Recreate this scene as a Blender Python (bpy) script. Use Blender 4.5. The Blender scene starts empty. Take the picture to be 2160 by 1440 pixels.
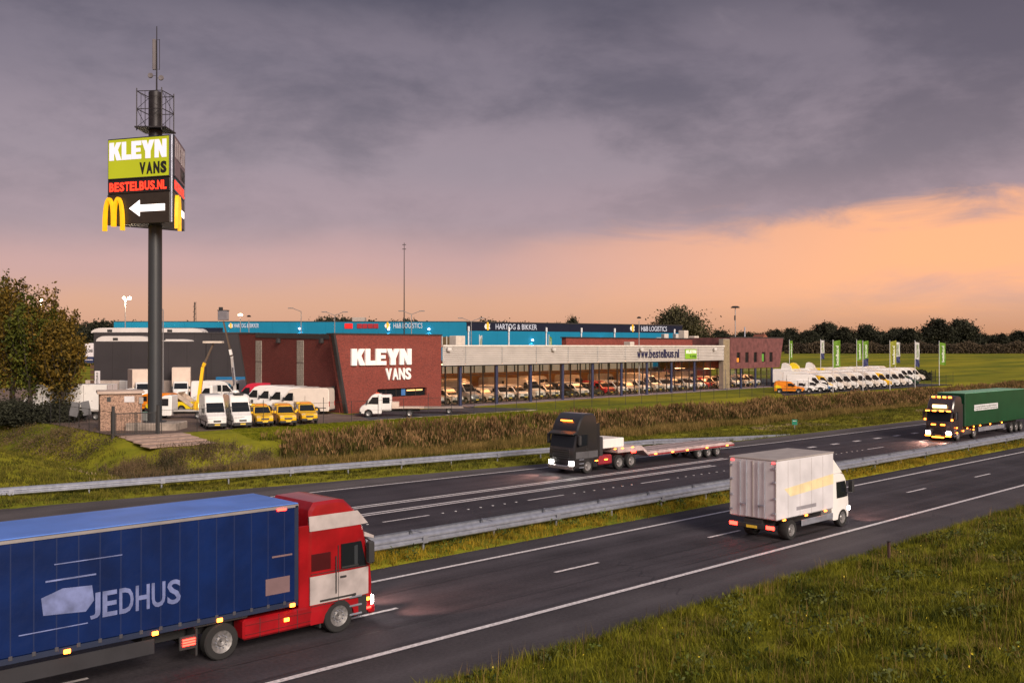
import bpy, bmesh, math, random
import numpy as np
from mathutils import Vector, Matrix

SC = bpy.context.scene
COL = SC.collection
rnd = random.Random(7)
rng = np.random.default_rng(11)
PI = math.pi
# ------------------------------------------------------------------ camera
F, HZ, CX, TH, EYE = 2100.0, 731.0, 1080.0, math.radians(46.2), 8.5   # X runs along the motorway, Y across it
LOT = 1.5                                                             # height of the dealer's yard above the motorway
cam = bpy.data.cameras.new('camera'); cam.sensor_width = 36.0; cam.lens = 35.0
cam.clip_start = 0.5; cam.clip_end = 6000
cam_o = bpy.data.objects.new('camera', cam); COL.objects.link(cam_o)
cam_o.location = (0, 0, EYE)
cam_o.rotation_euler = (math.radians(90.3), 0, TH - PI / 2)
SC.camera = cam_o
# ------------------------------------------------------------------ light
SUN_AZ, SUN_EL = math.radians(-104), math.radians(26)
GLOW_AZ = math.radians(-30)                                           # break in the cloud on the western horizon
W = bpy.data.worlds.new('World'); SC.world = W; W.use_nodes = True
SC.view_settings.view_transform = 'Standard'; SC.view_settings.look = 'None'
SC.view_settings.exposure = 0.6; SC.view_settings.gamma = 1.0
SC.view_settings.use_curve_mapping = False


def lin(c):
    return tuple((v / 255 / 12.92) if v / 255 <= .04045 else ((v / 255 + .055) / 1.055) ** 2.4 for v in c)


def build_world():
    nt = W.node_tree; N = nt.nodes; Lk = nt.links; N.clear()
    out = N.new('ShaderNodeOutputWorld'); bg = N.new('ShaderNodeBackground')
    Lk.new(bg.outputs[0], out.inputs[0])
    tc = N.new('ShaderNodeTexCoord')
    sep = N.new('ShaderNodeSeparateXYZ'); Lk.new(tc.outputs['Generated'], sep.inputs[0])

    def math_(op, a, b=None, c=None, clamp=False):
        m = N.new('ShaderNodeMath'); m.operation = op; m.use_clamp = clamp
        for i, v in enumerate((a, b, c)):
            if v is None: continue
            if isinstance(v, (int, float)): m.inputs[i].default_value = v
            else: Lk.new(v, m.inputs[i])
        return m.outputs[0]

    def mix(fac, a, b, mode='MIX'):
        m = N.new('ShaderNodeMix'); m.data_type = 'RGBA'; m.blend_type = mode
        for sock, v in ((m.inputs[0], fac), (m.inputs[6], a), (m.inputs[7], b)):
            if isinstance(v, (int, float)): sock.default_value = v
            elif isinstance(v, tuple): sock.default_value = (*v, 1)
            else: Lk.new(v, sock)
        return m.outputs[2]

    def ramp(f, pts, interp='EASE'):
        r = N.new('ShaderNodeValToRGB'); r.color_ramp.interpolation = interp
        e = r.color_ramp.elements
        while len(e) < len(pts): e.new(0.5)
        for el, (p, c) in zip(e, pts):
            el.position = p; el.color = (*c, 1) if len(c) == 3 else c
        Lk.new(f, r.inputs[0]); return r.outputs[0]

    def noise(scale, vec, detail=6, rough=.55, dist=0.0):
        n = N.new('ShaderNodeTexNoise'); n.inputs['Scale'].default_value = scale
        n.inputs['Detail'].default_value = detail; n.inputs['Roughness'].default_value = rough
        n.inputs['Distortion'].default_value = dist
        Lk.new(vec, n.inputs['Vector']); return n.outputs['Fac']

    def mapping(sc, loc=(0, 0, 0)):
        mp = N.new('ShaderNodeMapping'); mp.inputs['Scale'].default_value = sc
        mp.inputs['Location'].default_value = loc
        Lk.new(tc.outputs['Generated'], mp.inputs[0]); return mp.outputs[0]
    z = math_('MAXIMUM', sep.outputs[2], 0.0)
    wob = noise(2.2, mapping((1, 1, 3.2), (3.1, .4, .2)), 5)
    zz = math_('MULTIPLY_ADD', math_('SUBTRACT', wob, .5), .05, z)
    K = .78                                   # the whole deck a little darker than the exposure it is seen at
    c_ = lambda r, g, b: tuple(v * K for v in lin((r, g, b)))
    base = ramp(zz, [(0.0, c_(212, 152, 114)), (.035, c_(216, 160, 130)), (.075, c_(194, 150, 146)),
                     (.125, c_(160, 134, 140)), (.19, c_(146, 127, 134)), (.27, c_(120, 106, 115)),
                     (.36, c_(74, 66, 76)), (.6, c_(118, 113, 126)), (1.0, c_(146, 144, 156))])
    # dark cloud bellies
    n1 = noise(1.55, mapping((1.0, 1.0, 2.6), (.3, 1.7, .55)), 9, .55, .15)
    n2 = noise(5.0, mapping((1.0, 1.0, 2.2), (5.3, .7, 2.2)), 9, .6, .2)
    cl = math_('MULTIPLY_ADD', n2, .52, math_('MULTIPLY', n1, .62))
    dark = ramp(cl, [(.52, (0, 0, 0)), (.68, (1, 1, 1))])
    lite = ramp(cl, [(.38, (1, 1, 1)), (.52, (0, 0, 0))])
    hi = ramp(z, [(.05, (0, 0, 0)), (.22, (1, 1, 1))])
    dm = math_('MULTIPLY', dark, hi)
    sky1 = mix(math_('MULTIPLY', dm, .74), base, mix(.66, base, c_(50, 39, 52), 'MIX'))
    sky1 = mix(math_('MULTIPLY', math_('MULTIPLY', lite, hi), .42), sky1, c_(176, 158, 164))
    # break in the cloud low in the west, lit from behind
    sd = (math.cos(GLOW_AZ), math.sin(GLOW_AZ))
    dot = math_('ADD', math_('MULTIPLY', sep.outputs[0], sd[0]), math_('MULTIPLY', sep.outputs[1], sd[1]))
    west = ramp(dot, [(.20, (0, 0, 0)), (.58, (1, 1, 1))], 'LINEAR')
    wob2 = noise(7.0, mapping((1, 1, 4.0), (1.1, 4.4, .9)), 7, .6, .6)
    zg = math_('ADD', math_('MULTIPLY_ADD', math_('SUBTRACT', wob2, .5), .085, z), math_('MULTIPLY', math_('SUBTRACT', .62, dot), .075))
    band = ramp(zg, [(.02, (.0, .0, .0)), (.085, (1, 1, 1)), (.112, (1, 1, 1)), (.146, (0, 0, 0))])
    gl = math_('MULTIPLY', math_('MULTIPLY', west, band), .95, clamp=True)
    sky2 = mix(gl, sky1, c_(255, 176, 120))
    # dull tan under the glow, close to the ground
    low = ramp(z, [(.0, (1, 1, 1)), (.055, (0, 0, 0))])
    sky2 = mix(math_('MULTIPLY', math_('MULTIPLY', low, west), .6), sky2, c_(176, 116, 80))
    low2 = ramp(z, [(.0, (1, 1, 1)), (.10, (0, 0, 0))])
    sky2 = mix(math_('MULTIPLY', math_('MULTIPLY', low2, math_('SUBTRACT', 1.0, west)), .55), sky2, c_(186, 136, 116))
    # the physical sky shows through thinly
    st = N.new('ShaderNodeTexSky'); st.sky_type = 'NISHITA'; st.sun_disc = False
    st.sun_elevation = SUN_EL; st.sun_rotation = PI / 2 - SUN_AZ
    nis = mix(1.0, st.outputs[0], (.08, .08, .08), 'MULTIPLY')
    fin = mix(.1, sky2, nis)
    Lk.new(fin, bg.inputs[0]); bg.inputs[1].default_value = 1.0


build_world()
sun = bpy.data.lights.new('sun', 'SUN'); sun.energy = 3.3; sun.angle = math.radians(25); sun.color = (1.0, .84, .70)
sun_o = bpy.data.objects.new('sun', sun); COL.objects.link(sun_o)
sun_o.rotation_euler = Vector((math.cos(SUN_EL) * math.cos(SUN_AZ), math.cos(SUN_EL) * math.sin(SUN_AZ), math.sin(SUN_EL))).to_track_quat('Z', 'Y').to_euler()
sun_o.location = (0, -30, 60)

# ------------------------------------------------------------------ where a point of the picture lies in the place
FW = (math.cos(TH), math.sin(TH)); RT = (math.sin(TH), -math.cos(TH))


def pdir(px):
    u = (px - CX) / F
    return FW[0] + u * RT[0], FW[1] + u * RT[1]


def at(px, py, z=LOT):
    t = (EYE - z) / ((py - HZ) / F); a = pdir(px)
    return Vector((a[0] * t, a[1] * t, z))


def atZ(px, py, t):
    a = pdir(px)
    return Vector((a[0] * t, a[1] * t, EYE - (py - HZ) / F * t))


# ------------------------------------------------------------------ materials
MATS = {}


def mat(name, col, rough=.6, metal=0.0, var=.12, scale=2.0, bump=0.0, bscale=30.0, coat=0.0, emit=0.0, ecol=None, isl=0.0, col2=None, spec=.5, detail=4, trans=0.0):
    if name in MATS: return MATS[name]
    m = bpy.data.materials.new(name); MATS[name] = m; m.use_nodes = True
    nt = m.node_tree; N = nt.nodes; Lk = nt.links
    p = N['Principled BSDF']
    p.inputs['Roughness'].default_value = rough; p.inputs['Metallic'].default_value = metal
    p.inputs['Specular IOR Level'].default_value = spec
    if coat: p.inputs['Coat Weight'].default_value = coat; p.inputs['Coat Roughness'].default_value = .08
    if emit:
        p.inputs['Emission Color'].default_value = (*(ecol or col), 1); p.inputs['Emission Strength'].default_value = emit
    tc = N.new('ShaderNodeTexCoord')
    nz = N.new('ShaderNodeTexNoise'); nz.inputs['Scale'].default_value = scale; nz.inputs['Detail'].default_value = detail
    Lk.new(tc.outputs['Object'], nz.inputs['Vector'])
    mx = N.new('ShaderNodeMix'); mx.data_type = 'RGBA'
    a = tuple(max(0, c * (1 - var)) for c in col); b = col2 or tuple(min(1, c * (1 + var)) for c in col)
    mx.inputs[6].default_value = (*a, 1); mx.inputs[7].default_value = (*b, 1)
    mr = N.new('ShaderNodeMapRange'); mr.inputs[1].default_value = .3; mr.inputs[2].default_value = .7
    Lk.new(nz.outputs['Fac'], mr.inputs[0])
    fac = mr.outputs[0]
    if isl:
        g = N.new('ShaderNodeNewGeometry')
        ad = N.new('ShaderNodeMath'); ad.operation = 'MULTIPLY_ADD'; ad.use_clamp = True
        sb = N.new('ShaderNodeMath'); sb.operation = 'SUBTRACT'; sb.inputs[1].default_value = .5
        Lk.new(g.outputs['Random Per Island'], sb.inputs[0])
        Lk.new(sb.outputs[0], ad.inputs[0]); ad.inputs[1].default_value = isl; Lk.new(fac, ad.inputs[2]); fac = ad.outputs[0]
    Lk.new(fac, mx.inputs[0]); Lk.new(mx.outputs[2], p.inputs['Base Color'])
    if trans:
        p.inputs['Transmission Weight'].default_value = 0.0
        tr = N.new('ShaderNodeBsdfTranslucent'); ms = N.new('ShaderNodeMixShader'); ms.inputs[0].default_value = trans
        Lk.new(mx.outputs[2], tr.inputs[0]); Lk.new(p.outputs[0], ms.inputs[1]); Lk.new(tr.outputs[0], ms.inputs[2])
        Lk.new(ms.outputs[0], N['Material Output'].inputs[0])
    if bump:
        n2 = N.new('ShaderNodeTexNoise'); n2.inputs['Scale'].default_value = bscale; n2.inputs['Detail'].default_value = 3
        Lk.new(tc.outputs['Object'], n2.inputs['Vector'])
        bp = N.new('ShaderNodeBump'); bp.inputs['Strength'].default_value = bump; bp.inputs['Distance'].default_value = .02
        Lk.new(n2.outputs['Fac'], bp.inputs['Height']); Lk.new(bp.outputs[0], p.inputs['Normal'])
    return m


def lamp_mat(name, col, strength):
    return mat(name, col, .4, var=0.0, emit=strength, ecol=col)


def glass_mat():
    m = bpy.data.materials.new('showroom glass'); m.use_nodes = True
    N = m.node_tree.nodes; Lk = m.node_tree.links; N.clear()
    o = N.new('ShaderNodeOutputMaterial'); t = N.new('ShaderNodeBsdfTransparent'); g = N.new('ShaderNodeBsdfGlossy')
    t.inputs[0].default_value = (.93, .95, .94, 1); g.inputs['Roughness'].default_value = .03
    ms = N.new('ShaderNodeMixShader'); fr = N.new('ShaderNodeLayerWeight'); fr.inputs[0].default_value = .5
    pw = N.new('ShaderNodeMath'); pw.operation = 'POWER'; pw.inputs[1].default_value = 4.0; Lk.new(fr.outputs['Facing'], pw.inputs[0])
    ma = N.new('ShaderNodeMath'); ma.operation = 'MULTIPLY_ADD'; ma.inputs[1].default_value = .7; ma.inputs[2].default_value = .035; Lk.new(pw.outputs[0], ma.inputs[0])
    Lk.new(ma.outputs[0], ms.inputs[0]); Lk.new(t.outputs[0], ms.inputs[1]); Lk.new(g.outputs[0], ms.inputs[2]); Lk.new(ms.outputs[0], o.inputs[0])
    return m


def brick_mat():
    m = bpy.data.materials.new('red brick'); m.use_nodes = True
    N = m.node_tree.nodes; Lk = m.node_tree.links; p = N['Principled BSDF']
    tc = N.new('ShaderNodeTexCoord'); s = N.new('ShaderNodeSeparateXYZ'); c = N.new('ShaderNodeCombineXYZ')
    Lk.new(tc.outputs['Object'], s.inputs[0])
    ad = N.new('ShaderNodeMath'); ad.operation = 'ADD'; Lk.new(s.outputs[0], ad.inputs[0]); Lk.new(s.outputs[1], ad.inputs[1])
    Lk.new(ad.outputs[0], c.inputs[0]); Lk.new(s.outputs[2], c.inputs[1])
    b = N.new('ShaderNodeTexBrick'); b.inputs['Scale'].default_value = 1.0
    b.inputs['Brick Width'].default_value = .22; b.inputs['Row Height'].default_value = .075; b.inputs['Mortar Size'].default_value = .008
    b.inputs['Color1'].default_value = (.25, .044, .030, 1); b.inputs['Color2'].default_value = (.155, .028, .021, 1); b.inputs['Mortar'].default_value = (.13, .05, .04, 1)
    Lk.new(c.outputs[0], b.inputs[0])
    n = N.new('ShaderNodeTexNoise'); n.inputs['Scale'].default_value = .55; n.inputs['Detail'].default_value = 6; Lk.new(tc.outputs['Object'], n.inputs[0])
    n3 = N.new('ShaderNodeTexNoise'); n3.inputs['Scale'].default_value = 7; n3.inputs['Detail'].default_value = 3; Lk.new(tc.outputs['Object'], n3.inputs[0])
    mx = N.new('ShaderNodeMix'); mx.data_type = 'RGBA'; mx.inputs[7].default_value = (.25, .066, .05, 1)
    mr = N.new('ShaderNodeMapRange'); mr.inputs[1].default_value = .5; mr.inputs[2].default_value = .85; mr.inputs[4].default_value = .5
    Lk.new(n.outputs['Fac'], mr.inputs[0]); Lk.new(mr.outputs[0], mx.inputs[0]); Lk.new(b.outputs[0], mx.inputs[6])
    m2 = N.new('ShaderNodeMix'); m2.data_type = 'RGBA'; m2.blend_type = 'MULTIPLY'; m2.inputs[0].default_value = 1
    r2 = N.new('ShaderNodeMapRange'); r2.inputs[1].default_value = .3; r2.inputs[2].default_value = .7; r2.inputs[3].default_value = .72; r2.inputs[4].default_value = 1.25
    Lk.new(n3.outputs['Fac'], r2.inputs[0]); Lk.new(mx.outputs[2], m2.inputs[6]); Lk.new(r2.outputs[0], m2.inputs[7])
    Lk.new(m2.outputs[2], p.inputs['Base Color']); p.inputs['Roughness'].default_value = .85
    bp = N.new('ShaderNodeBump'); bp.inputs['Strength'].default_value = .4; Lk.new(b.outputs['Fac'], bp.inputs['Height']); bp.invert = True
    Lk.new(bp.outputs[0], p.inputs['Normal'])
    return m


def asphalt_mat(name, a, b, stretch=True):
    m = bpy.data.materials.new(name); m.use_nodes = True
    N = m.node_tree.nodes; Lk = m.node_tree.links; p = N['Principled BSDF']
    tc = N.new('ShaderNodeTexCoord'); mp = N.new('ShaderNodeMapping'); mp.inputs['Scale'].default_value = (.012, .75, 1) if stretch else (.3, .3, 1)
    Lk.new(tc.outputs['Object'], mp.inputs[0])
    n1 = N.new('ShaderNodeTexNoise'); n1.inputs['Scale'].default_value = 1.0; n1.inputs['Detail'].default_value = 4; Lk.new(mp.outputs[0], n1.inputs[0])
    n2 = N.new('ShaderNodeTexNoise'); n2.inputs['Scale'].default_value = 9; n2.inputs['Detail'].default_value = 8; n2.inputs['Roughness'].default_value = .75; Lk.new(tc.outputs['Object'], n2.inputs[0])
    n3 = N.new('ShaderNodeTexNoise'); n3.inputs['Scale'].default_value = .35; n3.inputs['Detail'].default_value = 5; Lk.new(tc.outputs['Object'], n3.inputs[0])
    def mth(op, x, y):
        q = N.new('ShaderNodeMath'); q.operation = op
        for i, v in enumerate((x, y)):
            if isinstance(v, (int, float)): q.inputs[i].default_value = v
            else: Lk.new(v, q.inputs[i])
        return q.outputs[0]
    f = mth('ADD', mth('ADD', mth('MULTIPLY', n1.outputs['Fac'], .8), mth('MULTIPLY', n2.outputs['Fac'], .8)), mth('MULTIPLY', n3.outputs['Fac'], .5))
    mr = N.new('ShaderNodeMapRange'); mr.inputs[1].default_value = .86; mr.inputs[2].default_value = 1.26; Lk.new(f, mr.inputs[0])
    mx = N.new('ShaderNodeMix'); mx.data_type = 'RGBA'; mx.inputs[6].default_value = (*a, 1); mx.inputs[7].default_value = (*b, 1)
    Lk.new(mr.outputs[0], mx.inputs[0]); Lk.new(mx.outputs[2], p.inputs['Base Color'])
    p.inputs['Roughness'].default_value = .74; p.inputs['Specular IOR Level'].default_value = .25
    n4 = N.new('ShaderNodeTexNoise'); n4.inputs['Scale'].default_value = 60; n4.inputs['Detail'].default_value = 2; Lk.new(tc.outputs['Object'], n4.inputs[0])
    bp = N.new('ShaderNodeBump'); bp.inputs['Strength'].default_value = .5; bp.inputs['Distance'].default_value = .01
    Lk.new(n4.outputs['Fac'], bp.inputs['Height']); Lk.new(bp.outputs[0], p.inputs['Normal'])
    return m


GLASS = glass_mat(); BRICK = brick_mat()
ASPH = asphalt_mat('asphalt near', (.018, .016, .020), (.066, .059, .070))
ASPH2 = asphalt_mat('asphalt far', (.020, .017, .023), (.056, .049, .061))
YARD = asphalt_mat('brown yard paving', (.10, .070, .058), (.19, .135, .115), False)
DRIVE = asphalt_mat('dark drive', (.035, .036, .045), (.07, .07, .085), False)
WHITE = mat('road paint and light trails', (.66, .62, .65), .6, var=.45, scale=9, bump=.2, detail=10, col2=(.80, .76, .78))
STEEL = mat('galvanised steel', (.34, .36, .43), .44, .6, var=.18, scale=3)
BLACK = mat('black metal', (.018, .018, .02), .5, .2)
RUBBER = mat('tyre rubber', (.014, .014, .015), .85)
RIM = mat('wheel rim', (.24, .235, .24), .45, .6, var=.35, scale=9)
DKGLASS = mat('vehicle glass', (.010, .012, .015), .10, var=.0, spec=.4)
TRIM = mat('black plastic trim', (.022, .022, .024), .6)
PLATE = mat('yellow number plate', (.75, .52, .05), .5)
HEADL = mat('headlight lens', (.62, .62, .64), .12, .3, var=.05)
TAILL = mat('tail light lens', (.42, .02, .02), .2)
VWHITE = mat('white van paint', (.74, .72, .71), .28, var=.04, coat=.4)
CONC = mat('weathered concrete', (.30, .25, .215), .85, var=.35, scale=1.6, bump=.3, detail=8)
SILVER = mat('silver cladding', (.60, .57, .55), .45, .2, var=.08, scale=.6)

# ------------------------------------------------------------------ object helpers


def link(o, parent=None):
    COL.objects.link(o)
    if parent is not None: o.parent = parent
    return o


def tag(o, label=None, cat=None, group=None, kind=None):
    if label: o['label'] = label
    if cat: o['category'] = cat
    if group: o['group'] = group
    if kind: o['kind'] = kind
    return o


def thing(name, label, cat, loc=(0, 0, 0), rz=0.0, group=None):
    o = bpy.data.objects.new(name, None); link(o); o.location = loc; o.rotation_euler = (0, 0, rz)
    o.empty_display_size = .3
    return tag(o, label, cat, group)


def copy_tree(o, parent=None):
    c = o.copy(); COL.objects.link(c); c.parent = parent
    for ch in o.children: copy_tree(ch, c)
    return c


class MB:
    def __init__(s): s.v = []; s.f = []

    def add(s, vs, fs):
        b = len(s.v); s.v += [tuple(v) for v in vs]; s.f += [tuple(i + b for i in f) for f in fs]; return s

    def box(s, x0, x1, y0, y1, z0, z1):
        return s.add([(x0, y0, z0), (x1, y0, z0), (x1, y1, z0), (x0, y1, z0), (x0, y0, z1), (x1, y0, z1), (x1, y1, z1), (x0, y1, z1)],
                     [(0, 3, 2, 1), (4, 5, 6, 7), (0, 1, 5, 4), (1, 2, 6, 5), (2, 3, 7, 6), (3, 0, 4, 7)])

    def bbox(s, x0, x1, y0, y1, z0, z1, b):          # box with chamfered edges
        vs = []
        for x, sx in ((x0, 1), (x1, -1)):
            for y, sy in ((y0, 1), (y1, -1)):
                for z, sz in ((z0, 1), (z1, -1)):
                    vs += [(x, y + sy * b, z + sz * b), (x + sx * b, y, z + sz * b), (x + sx * b, y + sy * b, z)]
        bm = bmesh.new()
        for v in vs: bm.verts.new(v)
        bmesh.ops.convex_hull(bm, input=bm.verts); bmesh.ops.dissolve_limit(bm, angle_limit=.02, verts=bm.verts, edges=bm.edges)
        bm.verts.index_update()
        s.add([v.co[:] for v in bm.verts], [tuple(v.index for v in f.verts) for f in bm.faces]); bm.free(); return s

    def quad(s, a, b, c, d): return s.add([a, b, c, d], [(0, 1, 2, 3)])

    def bar(s, p, q, r, n=6, r2=None):
        p = Vector(p); q = Vector(q); d = (q - p)
        if d.length < 1e-6: return s
        u = d.to_track_quat('Z', 'Y'); r2 = r if r2 is None else r2; vs = []
        for c, rr in ((p, r), (q, r2)):
            for k in range(n):
                a = 2 * PI * (k + .5) / n; vs.append(c + u @ Vector((math.cos(a) * rr, math.sin(a) * rr, 0)))
        return s.add(vs, [(k, (k + 1) % n, n + (k + 1) % n, n + k) for k in range(n)] + [tuple(range(n - 1, -1, -1)), tuple(range(n, 2 * n))])

    def prism(s, poly, y0, y1):                       # (x,z) outline drawn through y0..y1
        n = len(poly)
        return s.add([(x, y0, z) for x, z in poly] + [(x, y1, z) for x, z in poly],
                     [tuple(range(n)), tuple(range(2 * n - 1, n - 1, -1))] + [(i, n + i, n + (i + 1) % n, (i + 1) % n) for i in range(n)])

    def lathe_y(s, prof, n=18, c=(0, 0, 0)):          # profile (r, y) turned round the y axis
        vs = []; m = len(prof)
        for k in range(n):
            a = 2 * PI * k / n
            vs += [(c[0] + r * math.cos(a), c[1] + y, c[2] + r * math.sin(a)) for r, y in prof]
        return s.add(vs, [(k * m + i, k * m + i + 1, ((k + 1) % n) * m + i + 1, ((k + 1) % n) * m + i) for k in range(n) for i in range(m - 1)])

    def lathe_z(s, prof, n=16, c=(0, 0, 0)):
        vs = []; m = len(prof)
        for k in range(n):
            a = 2 * PI * k / n
            vs += [(c[0] + r * math.cos(a), c[1] + r * math.sin(a), c[2] + z) for r, z in prof]
        return s.add(vs, [(k * m + i, ((k + 1) % n) * m + i, ((k + 1) % n) * m + i + 1, k * m + i + 1) for k in range(n) for i in range(m - 1)])

    def mesh(s, name, m, smooth=False):
        me = bpy.data.meshes.new(name); me.from_pydata(s.v, [], s.f); me.validate()
        bm = bmesh.new(); bm.from_mesh(me)
        bmesh.ops.recalc_face_normals(bm, faces=bm.faces)
        bmesh.ops.triangulate(bm, faces=[f for f in bm.faces if len(f.verts) > 4])
        bm.to_mesh(me); bm.free()
        me.materials.append(m)
        if smooth:
            me.shade_smooth(); me.set_sharp_from_angle(angle=math.radians(40))
        return me

    def build(s, name, m, parent=None, smooth=False):
        o = bpy.data.objects.new(name, s.mesh(name, m, smooth)); return link(o, parent)


def np_mesh(name, V, T, m):
    """big triangle soups straight from arrays"""
    me = bpy.data.meshes.new(name); V = np.ascontiguousarray(V, np.float32).reshape(-1, 3); T = np.ascontiguousarray(T, np.int32).reshape(-1, 3)
    me.vertices.add(len(V)); me.vertices.foreach_set('co', V.ravel())
    me.loops.add(T.size); me.loops.foreach_set('vertex_index', T.ravel())
    me.polygons.add(len(T)); me.polygons.foreach_set('loop_start', np.arange(0, T.size, 3, dtype=np.int32))
    me.update(calc_edges=True); me.materials.append(m)
    return me


def blades(P, h, w, lean, two=True):
    """grass or reed blades on points P: bent tapered strips"""
    n = len(P); a = rng.uniform(0, 2 * PI, n); h = np.broadcast_to(h, (n,)); w = np.broadcast_to(w, (n,))
    ld = rng.uniform(0, 2 * PI, n); lm = rng.uniform(.1, 1, n) * lean * h
    s = np.stack([np.cos(a), np.sin(a), 0 * a], 1) * (w[:, None] * .5)
    L = np.stack([np.cos(ld) * lm, np.sin(ld) * lm, 0 * lm], 1); Zv = np.zeros((n, 3)); Zv[:, 2] = h
    if two:
        V = np.stack([P - s, P + s, P + Zv * .55 + L * .3 - s * .75, P + Zv * .55 + L * .3 + s * .75, P + Zv * np.array([1, 1, .95]) + L], 1)
        T = np.array([[0, 1, 3], [0, 3, 2], [2, 3, 4]])[None] + (np.arange(n) * 5)[:, None, None]
    else:
        V = np.stack([P - s, P + s, P + Zv + L], 1); T = np.array([[0, 1, 2]])[None] + (np.arange(n) * 3)[:, None, None]
    return V.reshape(-1, 3), T.reshape(-1, 3)


def leaves(P, size, up=.0):
    n = len(P); d = rng.normal(size=(n, 3)); d[:, 2] += up; d /= np.linalg.norm(d, axis=1)[:, None]
    e = rng.normal(size=(n, 3)); e -= d * (d * e).sum(1)[:, None]; e /= np.linalg.norm(e, axis=1)[:, None]
    sz = np.broadcast_to(size, (n,))[:, None] * rng.uniform(.6, 1.3, (n, 1))
    V = np.stack([P - d * sz, P + e * sz * .55, P + d * sz, P - e * sz * .55], 1).reshape(-1, 3)
    T = (np.array([[0, 1, 2], [0, 2, 3]])[None] + (np.arange(n) * 4)[:, None, None]).reshape(-1, 3)
    return V, T


TXT = {}


def text_mesh(s, w, h, depth, m, bold=0.0, shear=0.0):
    """lettering in the x-z plane, front towards -y, fitted into w by h with its lower left corner at the origin"""
    if (s, bold) in TXT:
        q, me = TXT[(s, bold)]; me = me.copy()
        me.vertices.foreach_set('co', np.stack([q[:, 0] * w, -q[:, 2] * depth, q[:, 1] * h], 1).astype(np.float32).ravel()); me.materials.clear(); me.materials.append(m); me.update(); return me
    cu = bpy.data.curves.new('lettering', 'FONT'); cu.body = s; cu.size = 1; cu.resolution_u = 3; cu.offset = bold; cu.extrude = .01; cu.shear = shear
    ob = bpy.data.objects.new('lettering', cu); COL.objects.link(ob)
    dg = bpy.context.evaluated_depsgraph_get(); dg.update()
    me = bpy.data.meshes.new_from_object(ob.evaluated_get(dg)); bpy.data.objects.remove(ob); bpy.data.curves.remove(cu)
    co = np.empty(len(me.vertices) * 3, np.float32); me.vertices.foreach_get('co', co); co = co.reshape(-1, 3)
    lo = co.min(0); hi = co.max(0); q = (co - lo) / np.maximum(hi - lo, 1e-6); TXT[(s, bold)] = (q, me)
    out = np.stack([q[:, 0] * w, -q[:, 2] * depth, q[:, 1] * h], 1).astype(np.float32)
    me.vertices.foreach_set('co', out.ravel()); me.materials.clear(); me.materials.append(m); me.update()
    return me


KLEYN = {'K': [(0, 0), (.38, 0), (.38, .34), (.44, .41), (.6, 0), (1, 0), (.70, .58), (.98, 1), (.6, 1), (.38, .66), (.38, 1), (0, 1)],
         'L': [(0, 0), (1, 0), (1, .28), (.46, .28), (.46, 1), (0, 1)],
         'E': [(0, 0), (1, 0), (1, .25), (.44, .25), (.44, .39), (.92, .39), (.92, .61), (.44, .61), (.44, .75), (1, .75), (1, 1), (0, 1)],
         'Y': [(.30, 0), (.70, 0), (.70, .38), (1, 1), (.62, 1), (.5, .70), (.38, 1), (0, 1), (.30, .38)],
         'N': [(0, 0), (.34, 0), (.34, .48), (.62, 0), (1, 0), (1, 1), (.66, 1), (.66, .52), (.38, 1), (0, 1)]}


def kleyn(parent, x, y, z, w, h, depth, m):
    """the heavy five-letter word, one mesh per letter"""
    ws = {'K': 1.08, 'L': .82, 'E': .86, 'Y': 1.1, 'N': 1.02}; tot = sum(ws.values()) + .04 * 4; cx = x
    for ch in 'KLEYN':
        lw = ws[ch] / tot * w
        o = MB().prism([(px * lw, pz * h) for px, pz in KLEYN[ch]], -depth, 0).build('letter', m, parent); o.location = (cx, y, z)
        cx += lw + .04 / tot * w


def letters(s, parent, x, y, z, w, h, depth, m, bold=0.0, adv=None):
    """one mesh per letter, laid out by rough letter widths"""
    wd = {'I': .38, '.': .3, 'L': .8, 'W': 1.3, 'w': 1.15, 'l': .36, 'i': .36, 't': .55, 'J': .7, 'r': .6}
    hh = {c: .74 for c in 'aceimnorsuvwxz'}; hh['.'] = .17; hh['t'] = .9
    tot = sum(wd.get(c, 1.0) for c in s) + .14 * (len(s) - 1); cx = x
    for c in s:
        lw = wd.get(c, 1.0) / tot * w
        if c != ' ':
            me = text_mesh(c, lw, h * hh.get(c, 1.0), depth, m, bold); o = link(bpy.data.objects.new('letter', me), parent); o.location = (cx, y, z)
        cx += lw + .14 / tot * w


def ordinal(i):
    return ['first', 'second', 'third', 'fourth', 'fifth', 'sixth', 'seventh', 'eighth', 'ninth', 'tenth', 'eleventh', 'twelfth', 'thirteenth', 'fourteenth',
            'fifteenth', 'sixteenth', 'seventeenth', 'eighteenth', 'nineteenth', 'twentieth', 'twenty-first', 'twenty-second', 'twenty-third', 'twenty-fourth',
            'twenty-fifth', 'twenty-sixth', 'twenty-seventh', 'twenty-eighth', 'twenty-ninth', 'thirtieth'][i]

# ================================================================== the ground
def sm(x, a, b):
    t = np.clip((x - a) / (b - a), 0, 1); return t * t * (3 - 2 * t)


def bumps(X, Y):
    return (np.sin(X * .71 + 1.3 * np.sin(Y * .33)) * np.cos(Y * .83 + np.sin(X * .21)) + .5 * np.sin(X * 1.9 + Y * 1.1) * np.cos(Y * 2.3 - X * .7))


def asph_edge(X): return 50.6 + .16 * np.maximum(0, 52 - X)
def far_line(X): return 47.6 + .055 * np.maximum(0, 76 - X)


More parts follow.
